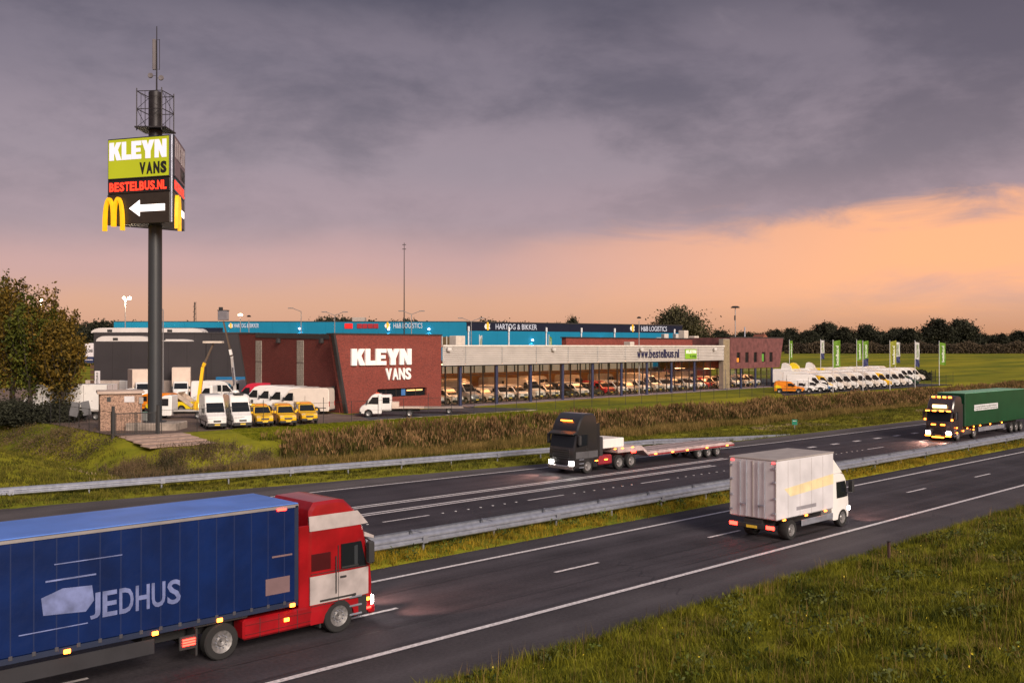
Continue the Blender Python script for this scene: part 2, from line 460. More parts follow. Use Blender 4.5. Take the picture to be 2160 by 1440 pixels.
def ground_z(X, Y):
    X = np.asarray(X, float); Y = np.asarray(Y, float)
    near = np.interp(Y, [-10, 6, 12, 17, 19.2], [4.5, 2.2, 1.15, .35, .0])
    e = asph_edge(X)
    zf = np.interp(Y, [50, 54, 58, 62, 64.5, 66.5, 69, 72, 75.5, 77], [0, .05, .1, .0, -.5, -.8, -.2, .75, 1.35, LOT])
    zl = np.interp(X, [-10, 6, 14, 20, 25, 28, 30, 31.6], [5.5, 4.4, 3.3, 1.9, .25, -.55, .8, LOT])
    k = np.interp(Y, [55, 58, 64, 70], [0, .08, .6, 1]); zlk = np.where(zl > 0, zl * k, zl * np.clip((Y - 58) / 6, 0, 1))
    zb = np.where(X < 28, zlk, np.minimum(zf, np.where(X < 32, np.maximum(zlk, -1), 99)))
    z = np.where(Y < 19.2, near, np.where(Y < 50, -.06, zb))
    z = np.where((Y >= 19.2) & (Y <= e), -.06, z)
    z = np.where((Y > e) & (Y < e + .6), np.maximum(z, -.02), z)
    med = (Y > 31.1) & (Y < 34.6)
    z = np.where(med, .03 + .06 * np.sin((Y - 31.1) / 3.5 * PI), z)
    rough = np.where(Y < 18.6, .09, np.where((Y > e + 1.5) & (Y < 75.5), .10, np.where(med, .02, 0.0)))
    rough = np.where((Y >= 75.5) & (X < 27), .12, rough)
    z = z + rough * bumps(X, Y)
    z = np.where((X > 30.6) & (X < 38.2) & (Y > 67) & (Y < 77.5), np.maximum(z, np.interp(Y, [67, 69.2, 70.4, 77], [-.6, .7, 1.08, LOT]) * np.clip(np.minimum(X - 30.6, 38.2 - X) / .8, 0, 1)), z)
    far = 3.5 * sm(np.hypot(X, Y), 215, 520)
    return z + np.where(Y > 60, far, 0)


def ground():
    xs = np.concatenate([np.arange(-60, 0, 4), np.arange(0, 70, .8), np.arange(70, 200, 2.5), np.geomspace(200, 3500, 34)])
    ys = np.concatenate([np.arange(-8, 18.4, .7), [18.9, 19.25, 19.6, 25, 31.0, 31.15, 32, 33, 34, 34.55, 34.7, 40, 46], np.arange(49, 80, .55), np.arange(81, 130, 3.0), np.geomspace(133, 3500, 36)])
    X, Y = np.meshgrid(xs, ys); Z = ground_z(X, Y); nx, ny = len(xs), len(ys)
    i = np.arange(nx * ny).reshape(ny, nx)
    q = np.stack([i[:-1, :-1], i[:-1, 1:], i[1:, 1:], i[1:, :-1]], -1).reshape(-1, 4)
    T = np.concatenate([q[:, [0, 1, 2]], q[:, [0, 2, 3]]])
    m = bpy.data.materials.new('turf'); m.use_nodes = True; N = m.node_tree.nodes; Lk = m.node_tree.links; p = N['Principled BSDF']
    tc = N.new('ShaderNodeTexCoord')
    def nz(s, d=5, sc=(1, 1, 1)):
        mp = N.new('ShaderNodeMapping'); mp.inputs['Scale'].default_value = sc; Lk.new(tc.outputs['Object'], mp.inputs[0])
        n = N.new('ShaderNodeTexNoise'); n.inputs['Scale'].default_value = s; n.inputs['Detail'].default_value = d; Lk.new(mp.outputs[0], n.inputs[0]); return n.outputs['Fac']
    def mx(f, a, b):
        k = N.new('ShaderNodeMix'); k.data_type = 'RGBA'; Lk.new(f, k.inputs[0])
        for s_, v in ((k.inputs[6], a), (k.inputs[7], b)):
            if isinstance(v, tuple): s_.default_value = (*v, 1)
            else: Lk.new(v, s_)
        return k.outputs[2]
    def rg(f, a, b):
        r = N.new('ShaderNodeMapRange'); r.inputs[1].default_value = a; r.inputs[2].default_value = b; Lk.new(f, r.inputs[0]); return r.outputs[0]
    g1 = mx(rg(nz(1.7, 8), .3, .7), (.075, .098, .009), (.175, .185, .014))
    g2 = mx(rg(nz(.06, 5, (.35, 1.6, 1)), .4, .62), g1, (.255, .230, .016))
    g3 = mx(rg(nz(.12, 6), .52, .75), g2, (.090, .095, .014))
    Lk.new(g3, p.inputs['Base Color']); p.inputs['Roughness'].default_value = .9; p.inputs['Specular IOR Level'].default_value = .1
    bp = N.new('ShaderNodeBump'); bp.inputs['Strength'].default_value = .9; bp.inputs['Distance'].default_value = .08
    Lk.new(nz(7, 6), bp.inputs['Height']); Lk.new(bp.outputs[0], p.inputs['Normal'])
    me = np_mesh('ground', np.stack([X, Y, Z], -1), T, m); me.shade_smooth()
    tag(link(bpy.data.objects.new('ground', me)), 'grassy ground of the motorway verges, lawn and fields', kind='structure')


ground()


def strip(name, m, xs, lo, hi, z, label):
    """a level sheet between two lines that run along the road"""
    mb = MB(); b = len(mb.v)
    for x in xs:
        a, c = (f(x) if callable(f) else f for f in (lo, hi)); mb.v += [(x, a, z), (x, (a + c) / 2, z), (x, c, z)]
    for i in range(len(xs) - 1):
        for j in (0, 1): mb.f.append((3 * i + j, 3 * i + 3 + j, 3 * i + 4 + j, 3 * i + 1 + j))
    o = mb.build(name, m); return tag(o, label, kind='structure')


RX = list(range(-60, 100, 4)) + list(range(100, 900, 40))
road_n = strip('road', ASPH, RX, 19.3, 31.1, .0, 'near carriageway of dark asphalt with two lanes and a hard shoulder')
road_f = strip('road', ASPH2, RX, 34.5, lambda x: float(asph_edge(x)), .0, 'far carriageway of dark asphalt that widens into an exit lane')
# a paler, newer shoulder strip on the far side
sh = strip('road_shoulder', asphalt_mat('paler shoulder asphalt', (.055, .048, .050), (.115, .10, .104)), RX, lambda x: float(far_line(x)) + .25, lambda x: float(asph_edge(x)) - .05, .004, 'paler asphalt shoulder beyond the far edge line')
sh2 = strip('road_shoulder', asphalt_mat('near shoulder asphalt', (.032, .028, .032), (.078, .070, .078)), RX, 19.36, 22.2, .004, 'hard shoulder beside the grass bank in the foreground')


def line(parent, x0, x1, y, w, z=.009, step=6):
    mb = MB(); n = max(1, int((x1 - x0) / step)); xs = [x0 + (x1 - x0) * i / n for i in range(n + 1)]
    for x in xs:
        c = y(x) if callable(y) else y; mb.v += [(x, c - w / 2, z), (x, c + w / 2, z)]
    mb.f += [(2 * i, 2 * i + 2, 2 * i + 3, 2 * i + 1) for i in range(n)]
    return mb.build('edge_or_trail_line' if x1 - x0 > 20 else 'lane_dash', WHITE, parent)


line(road_n, -60, 800, 22.42, .22); line(road_n, -60, 800, 29.5, .20)
PER = 9.9                                     # dash pitch
ref = at(1178, 1208, 0).x
for k in range(-8, 30): line(road_n, ref + k * PER, ref + k * PER + 2.5, 26.0, .16)
line(road_f, -60, 800, 35.55, .2); line(road_f, -60, 800, lambda x: float(far_line(x)), .2)
ref2 = at(800, 1099, 0).x
for k in range(-6, 30): line(road_f, ref2 + k * PER, ref2 + k * PER + 2.9, 39.2, .15)
for k in range(14): line(road_f, at(1760, 937, 0).x - 12 + k * 3.95, at(1760, 937, 0).x - 12 + k * 3.95 + 1.15, 43.3, .42)
for dy in (0, .42): line(road_f, -60, at(1600, 973, 0).x, lambda x, d=dy: 43.25 + d + .012 * max(0, 50 - x), .19)  # upper pair of headlamp light trails, painted on as solid white lines
for dy in (0, .42): line(road_f, -60, at(1560, 987, 0).x, lambda x, d=dy: 41.3 + d, .19)  # lower pair of headlamp trails, also painted as lines on the asphalt
# cat's eyes between the far dashes
for k in range(-1, 5):
    for j in range(1, 8):
        x = ref2 + 2.9 + k * PER + j * .87
        MB().box(x - .05, x + .05, 39.15, 39.25, .0, .025).build('road_stud', HEADL, road_f)

# joints and patches in the asphalt
TAR = mat('tar joint', (.010, .009, .011), .5, var=.3, scale=2)
for y in (24.3, 27.75, 22.75): MB().add([(x_, y + .03 * math.sin(x_ * .7 + y) + s_, .0055) for x_ in np.arange(0, 120, 1.5) for s_ in (-.018, .018)], [(2 * i, 2 * i + 2, 2 * i + 3, 2 * i + 1) for i in range(79)]).build('asphalt_joint', TAR, road_n)
for y in (37.4, 41.0): MB().add([(x_, y + .03 * math.sin(x_ * .5 + y) + s_, .0055) for x_ in np.arange(0, 150, 1.5) for s_ in (-.02, .02)], [(2 * i, 2 * i + 2, 2 * i + 3, 2 * i + 1) for i in range(99)]).build('asphalt_joint', TAR, road_f)
def crack(pts_, par, w=.016):
    mb = MB()
    for x_, y_ in pts_: mb.v += [(x_, y_ - w, .0062), (x_ + w * .6, y_ + w, .0062)]
    mb.f = [(2 * i, 2 * i + 2, 2 * i + 3, 2 * i + 1) for i in range(len(pts_) - 1)]; mb.build('asphalt_crack', TAR, par)


for x0, y0, y1, par in ((27.5, 19.5, 25.6, road_n), (38.2, 23.0, 29.2, road_n), (49.0, 19.6, 24.0, road_n), (60.5, 24.5, 30.8, road_n), (33, 35.9, 42.0, road_f), (47, 43.8, 50.0, road_f), (71, 36, 44, road_f)):
    crack([(x0 + .35 * math.sin(t_ * 3.1 + x0) + rnd.uniform(-.08, .08) + t_ * .2, y0 + (y1 - y0) * t_ / 14) for t_ in range(15)], par)
SKID = mat('tyre mark', (.012, .011, .013), .6, var=.3, scale=1)
for x0, x1, y_, par in ((31, 47, 23.35, road_n), (31.6, 47.4, 25.05, road_n), (55, 70, 27.1, road_n), (24, 40, 36.6, road_f)):
    MB().add([(x0 + (x1 - x0) * k / 12, y_ + .004 * k * k * .3 + s_ * math.sin(PI * (k + .4) / 12.8), .0058) for k in range(13) for s_ in (-.09, .09)], [(2 * i, 2 * i + 2, 2 * i + 3, 2 * i + 1) for i in range(12)]).build('tyre_mark', SKID, par)
DIRT = mat('edge dirt', (.055, .042, .030), .95, var=.4, scale=2.5, bump=.4)
dv_ = MB(); xs_ = np.arange(-20, 150, .6)
for x_ in xs_: dv_.v += [(x_, 19.1, .012), (x_, 19.42 + .10 * math.sin(x_ * 1.3) + .07 * math.sin(x_ * 3.7 + 1), .012)]
dv_.f = [(2 * i, 2 * i + 2, 2 * i + 3, 2 * i + 1) for i in range(len(xs_) - 1)]; dv_.build('edge_dirt', DIRT, road_n)
# yard and drive
yard = MB(); yard.v = [(31.6, 77.3, LOT + .012), (62, 77.3, LOT + .012), (58.6, 86.6, LOT + .012), (62, 105, LOT + .012), (75, 180, LOT + .012), (36, 180, LOT + .012)]; yard.f = [(0, 1, 2, 3, 4, 5)]
tag(yard.build('yard', YARD), 'brown paved yard where the vans and trucks are parked', kind='structure')
dr = MB(); dr.v = [(56, 77.6, LOT + .018), (80, 79.2, LOT + .018), (75.5, 87.4, LOT + .018), (59.9, 86.6, LOT + .018)]; dr.f = [(0, 1, 2, 3)]
tag(dr.build('driveway', DRIVE), 'dark asphalt drive in front of the brick gable', kind='structure')
lot2 = MB(); lot2.v = [(127, 76.2, LOT + .012), (186, 76.2, LOT + .012), (200, 150, LOT + .012), (157, 150, LOT + .012), (157.5, 97, LOT + .012)]; lot2.f = [(0, 1, 2, 3, 4)]
tag(lot2.build('parking_lot', DRIVE), 'dark parking lot under the rows of white vans at the right', kind='structure')
edge = MB().box(56, 78, 77.35, 77.6, LOT - .1, LOT + .07); tag(edge.build('kerb', CONC), 'pale kerb between the drive and the fence', kind='structure')
# concrete slabs before the gate
slabs = bpy.data.objects.new('pavement', None); link(slabs); tag(slabs, 'cracked pale concrete slabs leading up to the gate', kind='structure')
SLAB = mat('slab concrete', (.36, .25, .20), .9, var=.3, scale=1.3, bump=.35, detail=8)
for i in range(3):
    for j in range(4):
        x0, y0 = 31.6 + i * 1.75, 70.3 + j * 1.72
        o = MB().bbox(-.84, .84, -.83, .83, -.1, .0, .03).build('slab', SLAB, slabs)
        o.location = (x0 + .85 - (76 - y0) * .1, y0 + .85, float(np.interp(y0 + .85, [70, 72, 75.5, 77], [1.12, 1.28, 1.45, 1.52])) + .02)
        o.rotation_euler = (rnd.uniform(.01, .05), rnd.uniform(-.02, .02), rnd.uniform(-.02, .02))

# ================================================================== guard rails
WB = [(-.03, .34), (.04, .37), (.11, .42), (.11, .47), (.03, .52), (.03, .56), (.11, .625), (.11, .68), (.04, .75), (-.05, .79)]


def beam_mesh(Ln, side):
    mb = MB(); n = len(WB)
    for x in (0, Ln):
        mb.v += [(x, -side * y, z) for y, z in WB] + [(x, -side * (y - .012), z) for y, z in WB]
    m = 2 * n
    for i in range(n - 1):
        mb.f += [(i, i + 1, m + i + 1, m + i), (n + i, m + n + i, m + n + i + 1, n + i + 1)]
    mb.f += [(0, m, m + n, n), (n - 1, n + n - 1, m + n + n - 1, m + n - 1)]
    return mb.mesh('beam', STEEL)


POSTM = MB().box(-.04, .04, -.03, .03, -.6, .70).mesh('post', STEEL)
BOLTM = MB().box(-.13, .13, -.012, .012, .38, .70).mesh('splice', STEEL)


def rail(name, label, pts, sides=(1,), gap=0.0, drop=0):
    """pts: positions of the posts; beams bolted between neighbours"""
    r = thing(name, label, 'guard rail')
    n = len(pts)
    for i, p in enumerate(pts):
        dz = -.72 * max(0, (i - (n - 1 - drop)) / drop) if drop else 0
        nz_ = -.72 * max(0, (i + 1 - (n - 1 - drop)) / drop) if drop else 0
        for s, off in zip(sides, (0, gap)):
            o = link(bpy.data.objects.new('post', POSTM), r); o.location = (p[0], p[1] + off, dz)
            if i < n - 1:
                q = pts[i + 1]; d = Vector((q[0] - p[0], q[1] - p[1], nz_ - dz))
                key = (round(d.length, 2), s)
                if key not in BEAMS: BEAMS[key] = beam_mesh(d.length, s)
                o = link(bpy.data.objects.new('beam', BEAMS[key]), r); o.location = (p[0], p[1] + off - s * .05, dz)
                o.rotation_euler = (0, -math.asin(d.z / d.length), math.atan2(d.y, d.x))
                if i % 2 == 0:
                    o = link(bpy.data.objects.new('splice_plate', BOLTM), r); o.location = (p[0], p[1] + off - s * .172, dz); o.rotation_euler = (0, 0, math.atan2(d.y, d.x))
        if gap:
            o = MB().box(-.05, .05, -.0, gap, .77, .80).build('spacer_bracket', STEEL, r); o.location = (p[0], p[1], 0)


BEAMS = {}


def rail_y(x): return 50.9 + (.135 * (x - 84) ** 2 / 66 if x < 84 else 0) * 1.0


pts = [(x, 50.95 + (max(0, 78 - x) ** 1.35) * .0305) for x in np.arange(2, 86.1, 4)]
rail('guard_rail', 'galvanised guard rail curving along the exit lane below the reeds', pts, drop=5)
rail('guard_rail', 'double galvanised guard rail on the grass between the two carriageways', [(x, 32.45) for x in np.arange(10, 200, 4)], (1, -1), .8)

# ================================================================== vegetation on the ground
GRASS = mat('bank grass', (.070, .092, .008), .7, var=.4, scale=.6, isl=1.0, col2=(.235, .225, .016), trans=.3, spec=.2)
GRASSY = mat('median grass', (.13, .115, .008), .7, var=.35, scale=.8, isl=1.1, col2=(.40, .27, .022), trans=.25, spec=.2)
DRYG = mat('dry tall grass', (.085, .070, .016), .8, var=.35, scale=.35, isl=1.1, col2=(.30, .20, .07), trans=.2, spec=.1)
REED = mat('reed stems', (.034, .036, .010), .8, var=.3, scale=.25, isl=1.1, col2=(.125, .105, .030), trans=.15, spec=.1)
PLUME = mat('reed plumes', (.12, .066, .034), .9, var=.35, scale=.3, isl=1.1, col2=(.32, .19, .09), trans=.2, spec=.05)
VERGE = mat('verge grass', (.045, .056, .007), .75, var=.35, scale=.5, isl=1.1, col2=(.155, .135, .020), trans=.2, spec=.15)
WEED = mat('leafy weeds', (.030, .050, .008), .6, var=.3, scale=.7, isl=1.0, col2=(.10, .13, .02), trans=.2, spec=.2)


def in_view(P, m=90):
    q = P[:, :2]; f = q @ np.array(FW); r = q @ np.array(RT)
    px = CX + F * r / np.maximum(f, .1); py = HZ + F * (EYE - P[:, 2]) / np.maximum(f, .1)
    return (f > 2) & (px > -m) & (px < 2160 + m) & (py < 1440 + m)


def scatter(n, x0, x1, y0, y1, clump=0, cs=.12, keep=None):
    if clump:
        c = np.stack([rng.uniform(x0, x1, n // clump), rng.uniform(y0, y1, n // clump)], 1)
        P = np.repeat(c, clump, 0) + rng.normal(0, cs, (len(c) * clump, 2)); P[:, 1] = np.clip(P[:, 1], y0, y1)
    else:
        P = np.stack([rng.uniform(x0, x1, n), rng.uniform(y0, y1, n)], 1)
    if keep is not None: P = P[keep(P[:, 0], P[:, 1])]
    P = np.column_stack([P, ground_z(P[:, 0], P[:, 1])])
    return P[in_view(P)]


def stuff(name, label, mt, parts):
    V = []; T = []; b = 0
    for v, t in parts: V.append(v); T.append(t + b); b += len(v)
    o = bpy.data.objects.new(name, np_mesh(name, np.concatenate(V), np.concatenate(T), mt)); link(o)
    return tag(o, label, name.replace('_', ' '), kind='stuff')


def patch(P, s=.5, ph=0):   # slow variation 0..1
    return .5 + .5 * np.sin(P[:, 0] * s + ph + 1.7 * np.sin(P[:, 1] * s * .9 + ph)) * np.cos(P[:, 1] * s * 1.2 + .8 * np.sin(P[:, 0] * s * .7))


# foreground bank
A = scatter(300000, 10, 62, 4, 19.25, 16, .13); hA = (.10 + .15 * patch(A, .55)) * rng.uniform(.6, 1.25, len(A))
A2 = scatter(26000, 10, 62, 4, 19.2, 40, .16); hA2 = rng.uniform(.28, .5, len(A2))
A3 = scatter(9000, 14, 62, 18.7, 19.32, 12, .05); hA3 = rng.uniform(.15, .42, len(A3))
stuff('bank_grass', 'tufted green grass covering the bank in the foreground', GRASS, [blades(A, hA, .016, .9), blades(A2, hA2, .02, .8), blades(A3, hA3, .012, .5)])
Wd = scatter(5200, 16, 60, 6, 18.9, 26, .17); Wd[:, 2] += rng.uniform(.06, .3, len(Wd))
stuff('bank_weeds', 'dark leafy weeds dotted through the foreground bank', WEED, [leaves(Wd, .06, .4)])
St = scatter(3600, 16, 60, 8, 19.1, 9, .16)
stuff('grass_stalks', 'thin dry grass stalks standing along the asphalt edge', DRYG, [blades(St, rng.uniform(.35, .75, len(St)), .012, .25)])
Dd = scatter(34000, 10, 62, 4, 19.25, 34, .22, lambda x, y: np.sin(x * .9 + 1.3 * np.sin(y)) + np.cos(y * 1.4 + x * .3) > .2)
stuff('dead_grass', 'tan dead grass lying in patches on the foreground bank', mat('dead grass', (.13, .095, .030), .85, var=.3, isl=1.1, col2=(.30, .22, .085), spec=.1), [blades(Dd, rng.uniform(.10, .24, len(Dd)), .012, 2.2)])
Dk = scatter(4200, 14, 60, 6, 18.6, 60, .22); Dk[:, 2] += rng.uniform(.08, .42, len(Dk))
stuff('broad_weeds', 'clumps of broad-leaved weeds on the foreground bank', mat('dock leaves', (.050, .068, .009), .75, var=.3, isl=1.0, col2=(.12, .135, .016), trans=.2), [leaves(Dk, .062, .5)])
Fl = scatter(160, 16, 60, 6, 18.9); Fl[:, 2] += rng.uniform(.2, .32, len(Fl))
stuff('wild_flowers', 'tiny yellow flowers dotted over the foreground bank', mat('yellow petals', (.62, .48, .03), .6), [leaves(Fl, .028, 1.5), leaves(Fl, .028, 1.5)])
# median
Md = scatter(90000, 14, 190, 31.05, 34.6, 10, .10); hM = (.16 + .2 * patch(Md, .8, 2)) * rng.uniform(.6, 1.3, len(Md))
stuff('median_grass', 'yellowish grass between the carriageways under the rails', GRASSY, [blades(Md, hM, .022, .7, False)])
Mw = scatter(5000, 14, 150, 31.2, 33.5, 34, .22); Mw[:, 2] += rng.uniform(.05, .4, len(Mw))
stuff('median_weeds', 'dark green weeds growing under the median guard rail', WEED, [leaves(Mw, .07, .2)])
# verge on the far side, up to the ditch, and the bank at the left
keepv = lambda x, y: (y > asph_edge(x) + .02)
Vg = scatter(170000, 2, 260, 50.6, 64, 10, .14, keepv); hV = (.14 + .22 * patch(Vg, .4, 4)) * rng.uniform(.6, 1.3, len(Vg))
Vb = scatter(60000, 2, 30, 56, 92, 10, .16); hVb = (.12 + .12 * patch(Vb, .3, 1)) * rng.uniform(.6, 1.3, len(Vb))
stuff('verge_grass', 'rough grass on the far verge behind the guard rail', VERGE, [blades(Vg, hV, .04, .8, False), blades(Vb, hVb, .045, .8, False)])
# pale mown hay at the right of the verge and by the ditch
Hy = scatter(15000, 84, 190, 53.5, 57.5, 25, .3, lambda x, y: np.sin(x * .35) + np.sin(x * .13 + 2) > .2)
Hy2 = scatter(9000, 24, 40, 60, 75, 30, .35, lambda x, y: np.abs(y - 66 - .3 * (x - 30)) < 3)
stuff('mown_hay', 'pale strips of mown dry grass lying on the far verge', mat('hay', (.17, .12, .055), .9, var=.3, isl=1.0, col2=(.36, .27, .15)), [blades(Hy, rng.uniform(.08, .25, len(Hy)), .05, 1.6, False), blades(Hy2, rng.uniform(.06, .2, len(Hy2)), .05, 1.6, False)])
# tall dry grass belt, then reeds
Dg = scatter(150000, 33, 250, 58.8, 66.0, 22, .28, lambda x, y: (y > 60.2 - .014 * np.minimum(x, 110)) & (np.sin(x * .31 + y) + np.sin(x * .11 + 1) > -1.45) & ((x < 100) | (y > 58 + (x - 100) * .12)))
stuff('dry_grass', 'tall brownish grass growing along the ditch by the motorway', DRYG, [blades(Dg, (.45 + .5 * patch(Dg, .5, 3)) * rng.uniform(.6, 1.25, len(Dg)), .035, .5, False)])
keepr = lambda x, y: (x > 40.5 + 4.5 * np.sin(y * .9) * .4 + (72 - y) * .5)
Rd = scatter(90000, 38, 262, 66.3, 72.6, 24, .30, keepr); hR = .88 * (.75 + .95 * patch(Rd, .3, 5) ** .8 + .45 * patch(Rd, 1.3, 2) + .3 * patch(Rd, 3.1, 7)) * rng.uniform(.6, 1.15, len(Rd)) * np.interp(Rd[:, 1], [66, 68, 71, 72.8], [.8, 1, .85, .45])
stuff('reeds', 'dense dark reed bed along the ditch in front of the fence', REED, [blades(Rd, hR, .05, .28)])
k_ = rng.random(len(Rd)) < .40; Pl = Rd[k_].copy(); Pl[:, 2] += hR[k_] * .86 + rng.uniform(-.1, .1, k_.sum()); Pl[:, :2] += rng.normal(0, .1, (k_.sum(), 2))
stuff('reed_plumes', 'reddish brown plumes on top of the reed bed', PLUME, [blades(Pl - np.array([0, 0, .1]), rng.uniform(.22, .5, len(Pl)), .075, .6)])
# low scrub by the slabs and on the left ditch
Sc = scatter(7000, 27.5, 40, 63.5, 69.6, 60, .45); Sc[:, 2] += rng.uniform(0, .6, len(Sc))
Sc2 = scatter(5000, 28.5, 31, 76, 100, 60, .45); Sc2[:, 2] += rng.uniform(0, .45, len(Sc2))
stuff('scrub', 'brown and green scrub along the ditch left of the concrete slabs', mat('scrub leaves', (.040, .036, .010), .8, var=.3, scale=.4, isl=1.0, col2=(.150, .095, .045), trans=.15), [leaves(np.repeat(Sc, 2, 0) + rng.normal(0, .1, (2 * len(Sc), 3)), .06), leaves(np.repeat(Sc2, 2, 0) + rng.normal(0, .1, (2 * len(Sc2), 3)), .06), blades(Sc - np.array([0, 0, .2]), rng.uniform(.3, .9, len(Sc)), .03, .6, False)])
Lw = scatter(60000, 41, 76, 72.4, 77.2, 10, .12)
stuff('lawn_edge', 'short bright grass strip in front of the parked vans', mat('lawn blades', (.085, .115, .008), .8, var=.3, isl=.8, col2=(.20, .20, .012), trans=.2, spec=.1), [blades(Lw, rng.uniform(.05, .14, len(Lw)), .04, .8, False)])

# ================================================================== vehicles: built nose towards +x, standing on z = 0
def arc(cx, r, z0, n=7):
    """wheel arch from rear to front along the sill"""
    a0 = math.asin(min(1, max(-1, (z0 - .36) / r))); out = []
    for k in range(n + 1):
        a = PI - a0 - (PI - 2 * a0) * k / n; out.append((cx + r * math.cos(a), .36 + r * math.sin(a)))
    return out


class Shape:
    """side outline, half-width as a function of place; gives body, panes and lamps that lie on it"""

    def __init__(s, L, W, H, top, axles, sill=.34, wr=.43, belt=1.0, tumble=.07, taper=.13):
        s.L, s.W, s.H, s.belt, s.tumble, s.taper, s.axles = L, W, H, belt, tumble, taper, axles
        bot = [(-L / 2 + .04, sill)]
        for a in sorted(axles): bot += arc(a, wr, sill)
        s.out = bot + top            # rear-bottom, along the sill, then up the nose and back over the roof
        s.nb = len(bot)

    def w(s, x, z):
        f = 1 - s.tumble * max(0, (z - s.belt) / (s.H - s.belt)) ** 1.6
        g = 1 - s.taper * min(1, max(0, (x - (s.L / 2 - .95)) / .95)) ** 2
        return s.W / 2 * f * g

    def body(s, name, m, parent, r=.07):
        mb = MB(); n = len(s.out); ins = []
        for i, (x, z) in enumerate(s.out):
            if i < s.nb: ins.append((x, z)); continue
            p, q = s.out[i - 1], s.out[(i + 1) % n]
            d1 = Vector((x - p[0], z - p[1])).normalized(); d2 = Vector((q[0] - x, q[1] - z)).normalized()
            nn = Vector((-(d1 + d2).y, (d1 + d2).x))
            nn = nn.normalized() if nn.length > 1e-4 else Vector((0, 0)); ins.append((x + nn.x * r, z + nn.y * r))
        rows = []
        for sg in (1, -1):
            rows.append([(x, sg * (s.w(x, z) - (r if i >= s.nb else 0)), z) for i, (x, z) in enumerate(s.out)])
            rows.append([(x, sg * s.w(x, z), z) for x, z in ins])
        b = mb.v = rows[0] + rows[1] + rows[2] + rows[3]
        N_ = n
        for i in range(n):
            j = (i + 1) % n
            mb.f += [(i, j, N_ + j, N_ + i), (2 * N_ + j, 2 * N_ + i, 3 * N_ + i, 3 * N_ + j), (j, i, 2 * N_ + i, 2 * N_ + j)]
        mb.f += [tuple(range(N_, 2 * N_)), tuple(range(4 * N_ - 1, 3 * N_ - 1, -1))]
        return mb.build(name, m, parent, True)

    def pane(s, name, poly, m, parent, sides=(1, -1), e=.012):
        xs = sorted({round(x, 4) for x, _ in poly}); n = len(poly)
        xs = sorted(set(xs) | {round(xs[0] + (xs[-1] - xs[0]) * k / 6, 4) for k in range(7)})

        def span(x):
            zs = []
            for i in range(n):
                (xa, za), (xb, zb) = poly[i], poly[(i + 1) % n]
                if abs(xa - xb) < 1e-6:
                    if abs(x - xa) < 1e-3: zs += [za, zb]
                elif min(xa, xb) - 1e-4 <= x <= max(xa, xb) + 1e-4: zs.append(za + (zb - za) * (x - xa) / (xb - xa))
            return min(zs), max(zs)
        for sg in sides:
            mb = MB()
            for x in xs:
                lo, hi = span(x); lo, hi = lo, max(hi, lo + .002)
                mb.v += [(x, sg * (s.w(x, lo) - .02), lo), (x, sg * (s.w(x, lo) + e), lo), (x, sg * (s.w(x, hi) + e), hi), (x, sg * (s.w(x, hi) - .02), hi)]
            for i in range(len(xs) - 1):
                mb.f += [(4 * i + j, 4 * i + 4 + j, 4 * i + 5 + j, 4 * i + 1 + j) for j in range(3)]
            m_ = 4 * (len(xs) - 1); mb.f += [(0, 1, 2, 3), (m_, m_ + 1, m_ + 2, m_ + 3)]
            mb.build(name, m, parent)

    def front(s, name, p0, p1, m, parent, y0=None, y1=None, in0=.1, in1=.14, e=.015, th=.03):
        """patch on the nose between outline points p0 (low) and p1 (high), y0..y1 as fractions of the half-width"""
        d = Vector((p1[0] - p0[0], p1[1] - p0[1])).normalized(); n = Vector((d.y, -d.x)); mb = MB(); v = []
        for off in (e, e - th):
            for (x, z), ins in ((p0, in0), (p1, in1)):
                hw = s.w(x, z) - ins
                a, b = (-hw, hw) if y0 is None else (y0 * hw, y1 * hw)
                for y in (a, b): v.append((x + n.x * off, y, z + n.y * off))
        mb.add(v, [(0, 1, 3, 2), (0, 4, 5, 1), (1, 5, 7, 3), (3, 7, 6, 2), (2, 6, 4, 0)])
        return mb.build(name, m, parent)


WHEEL = {}


def wheel(parent, x, y, r=.34, w=.24, name='wheel', rim=None):
    k = (round(r, 2), round(w, 2))
    if k not in WHEEL:
        t = MB().lathe_y([(r * .62, -w / 2), (r * .93, -w / 2), (r, -w / 2 + .04), (r, w / 2 - .04), (r * .93, w / 2), (r * .62, w / 2)], 20)
        d = MB().lathe_y([(.02, -w / 2 + .05), (r * .22, -w / 2 + .02), (r * .3, -w / 2 + .06), (r * .52, -w / 2 + .03), (r * .63, -w / 2 + .01), (r * .63, w / 2 - .01), (r * .52, w / 2 - .03), (r * .3, w / 2 - .06), (r * .22, w / 2 - .02), (.02, w / 2 - .05)], 16)
        WHEEL[k] = (t.mesh('wheel', RUBBER, True), d.mesh('rim', RIM, True))
    o = link(bpy.data.objects.new(name, WHEEL[k][0]), parent); o.location = (x, y, r)
    link(bpy.data.objects.new('rim', WHEEL[k][1]), o)
    return o


def xz(p0, p1, t): return (p0[0] + (p1[0] - p0[0]) * t, p0[1] + (p1[1] - p0[1]) * t)


KIND = {  # length, width, height, windscreen foot, windscreen head, bonnet edge, axles
    'high': (6.2, 2.0, 2.72, (-1.02, 1.38), (-1.78, 2.34), (-.24, 1.12), (-1.02, -4.85)),
    'dome': (5.6, 2.0, 2.86, (-.98, 1.36), (-1.66, 2.22), (-.22, 1.10), (-1.0, -4.4)),
    'mid': (5.0, 1.92, 2.0, (-.98, 1.12), (-1.75, 1.80), (-.2, .96), (-.95, -4.0)),
    'low': (4.4, 1.8, 1.82, (-1.15, 1.04), (-1.85, 1.62), (-.2, .84), (-.85, -3.6)),
}
PROTO = {}


def paint(rgb, nm): return mat(nm, rgb, .28, var=.05, coat=.4)


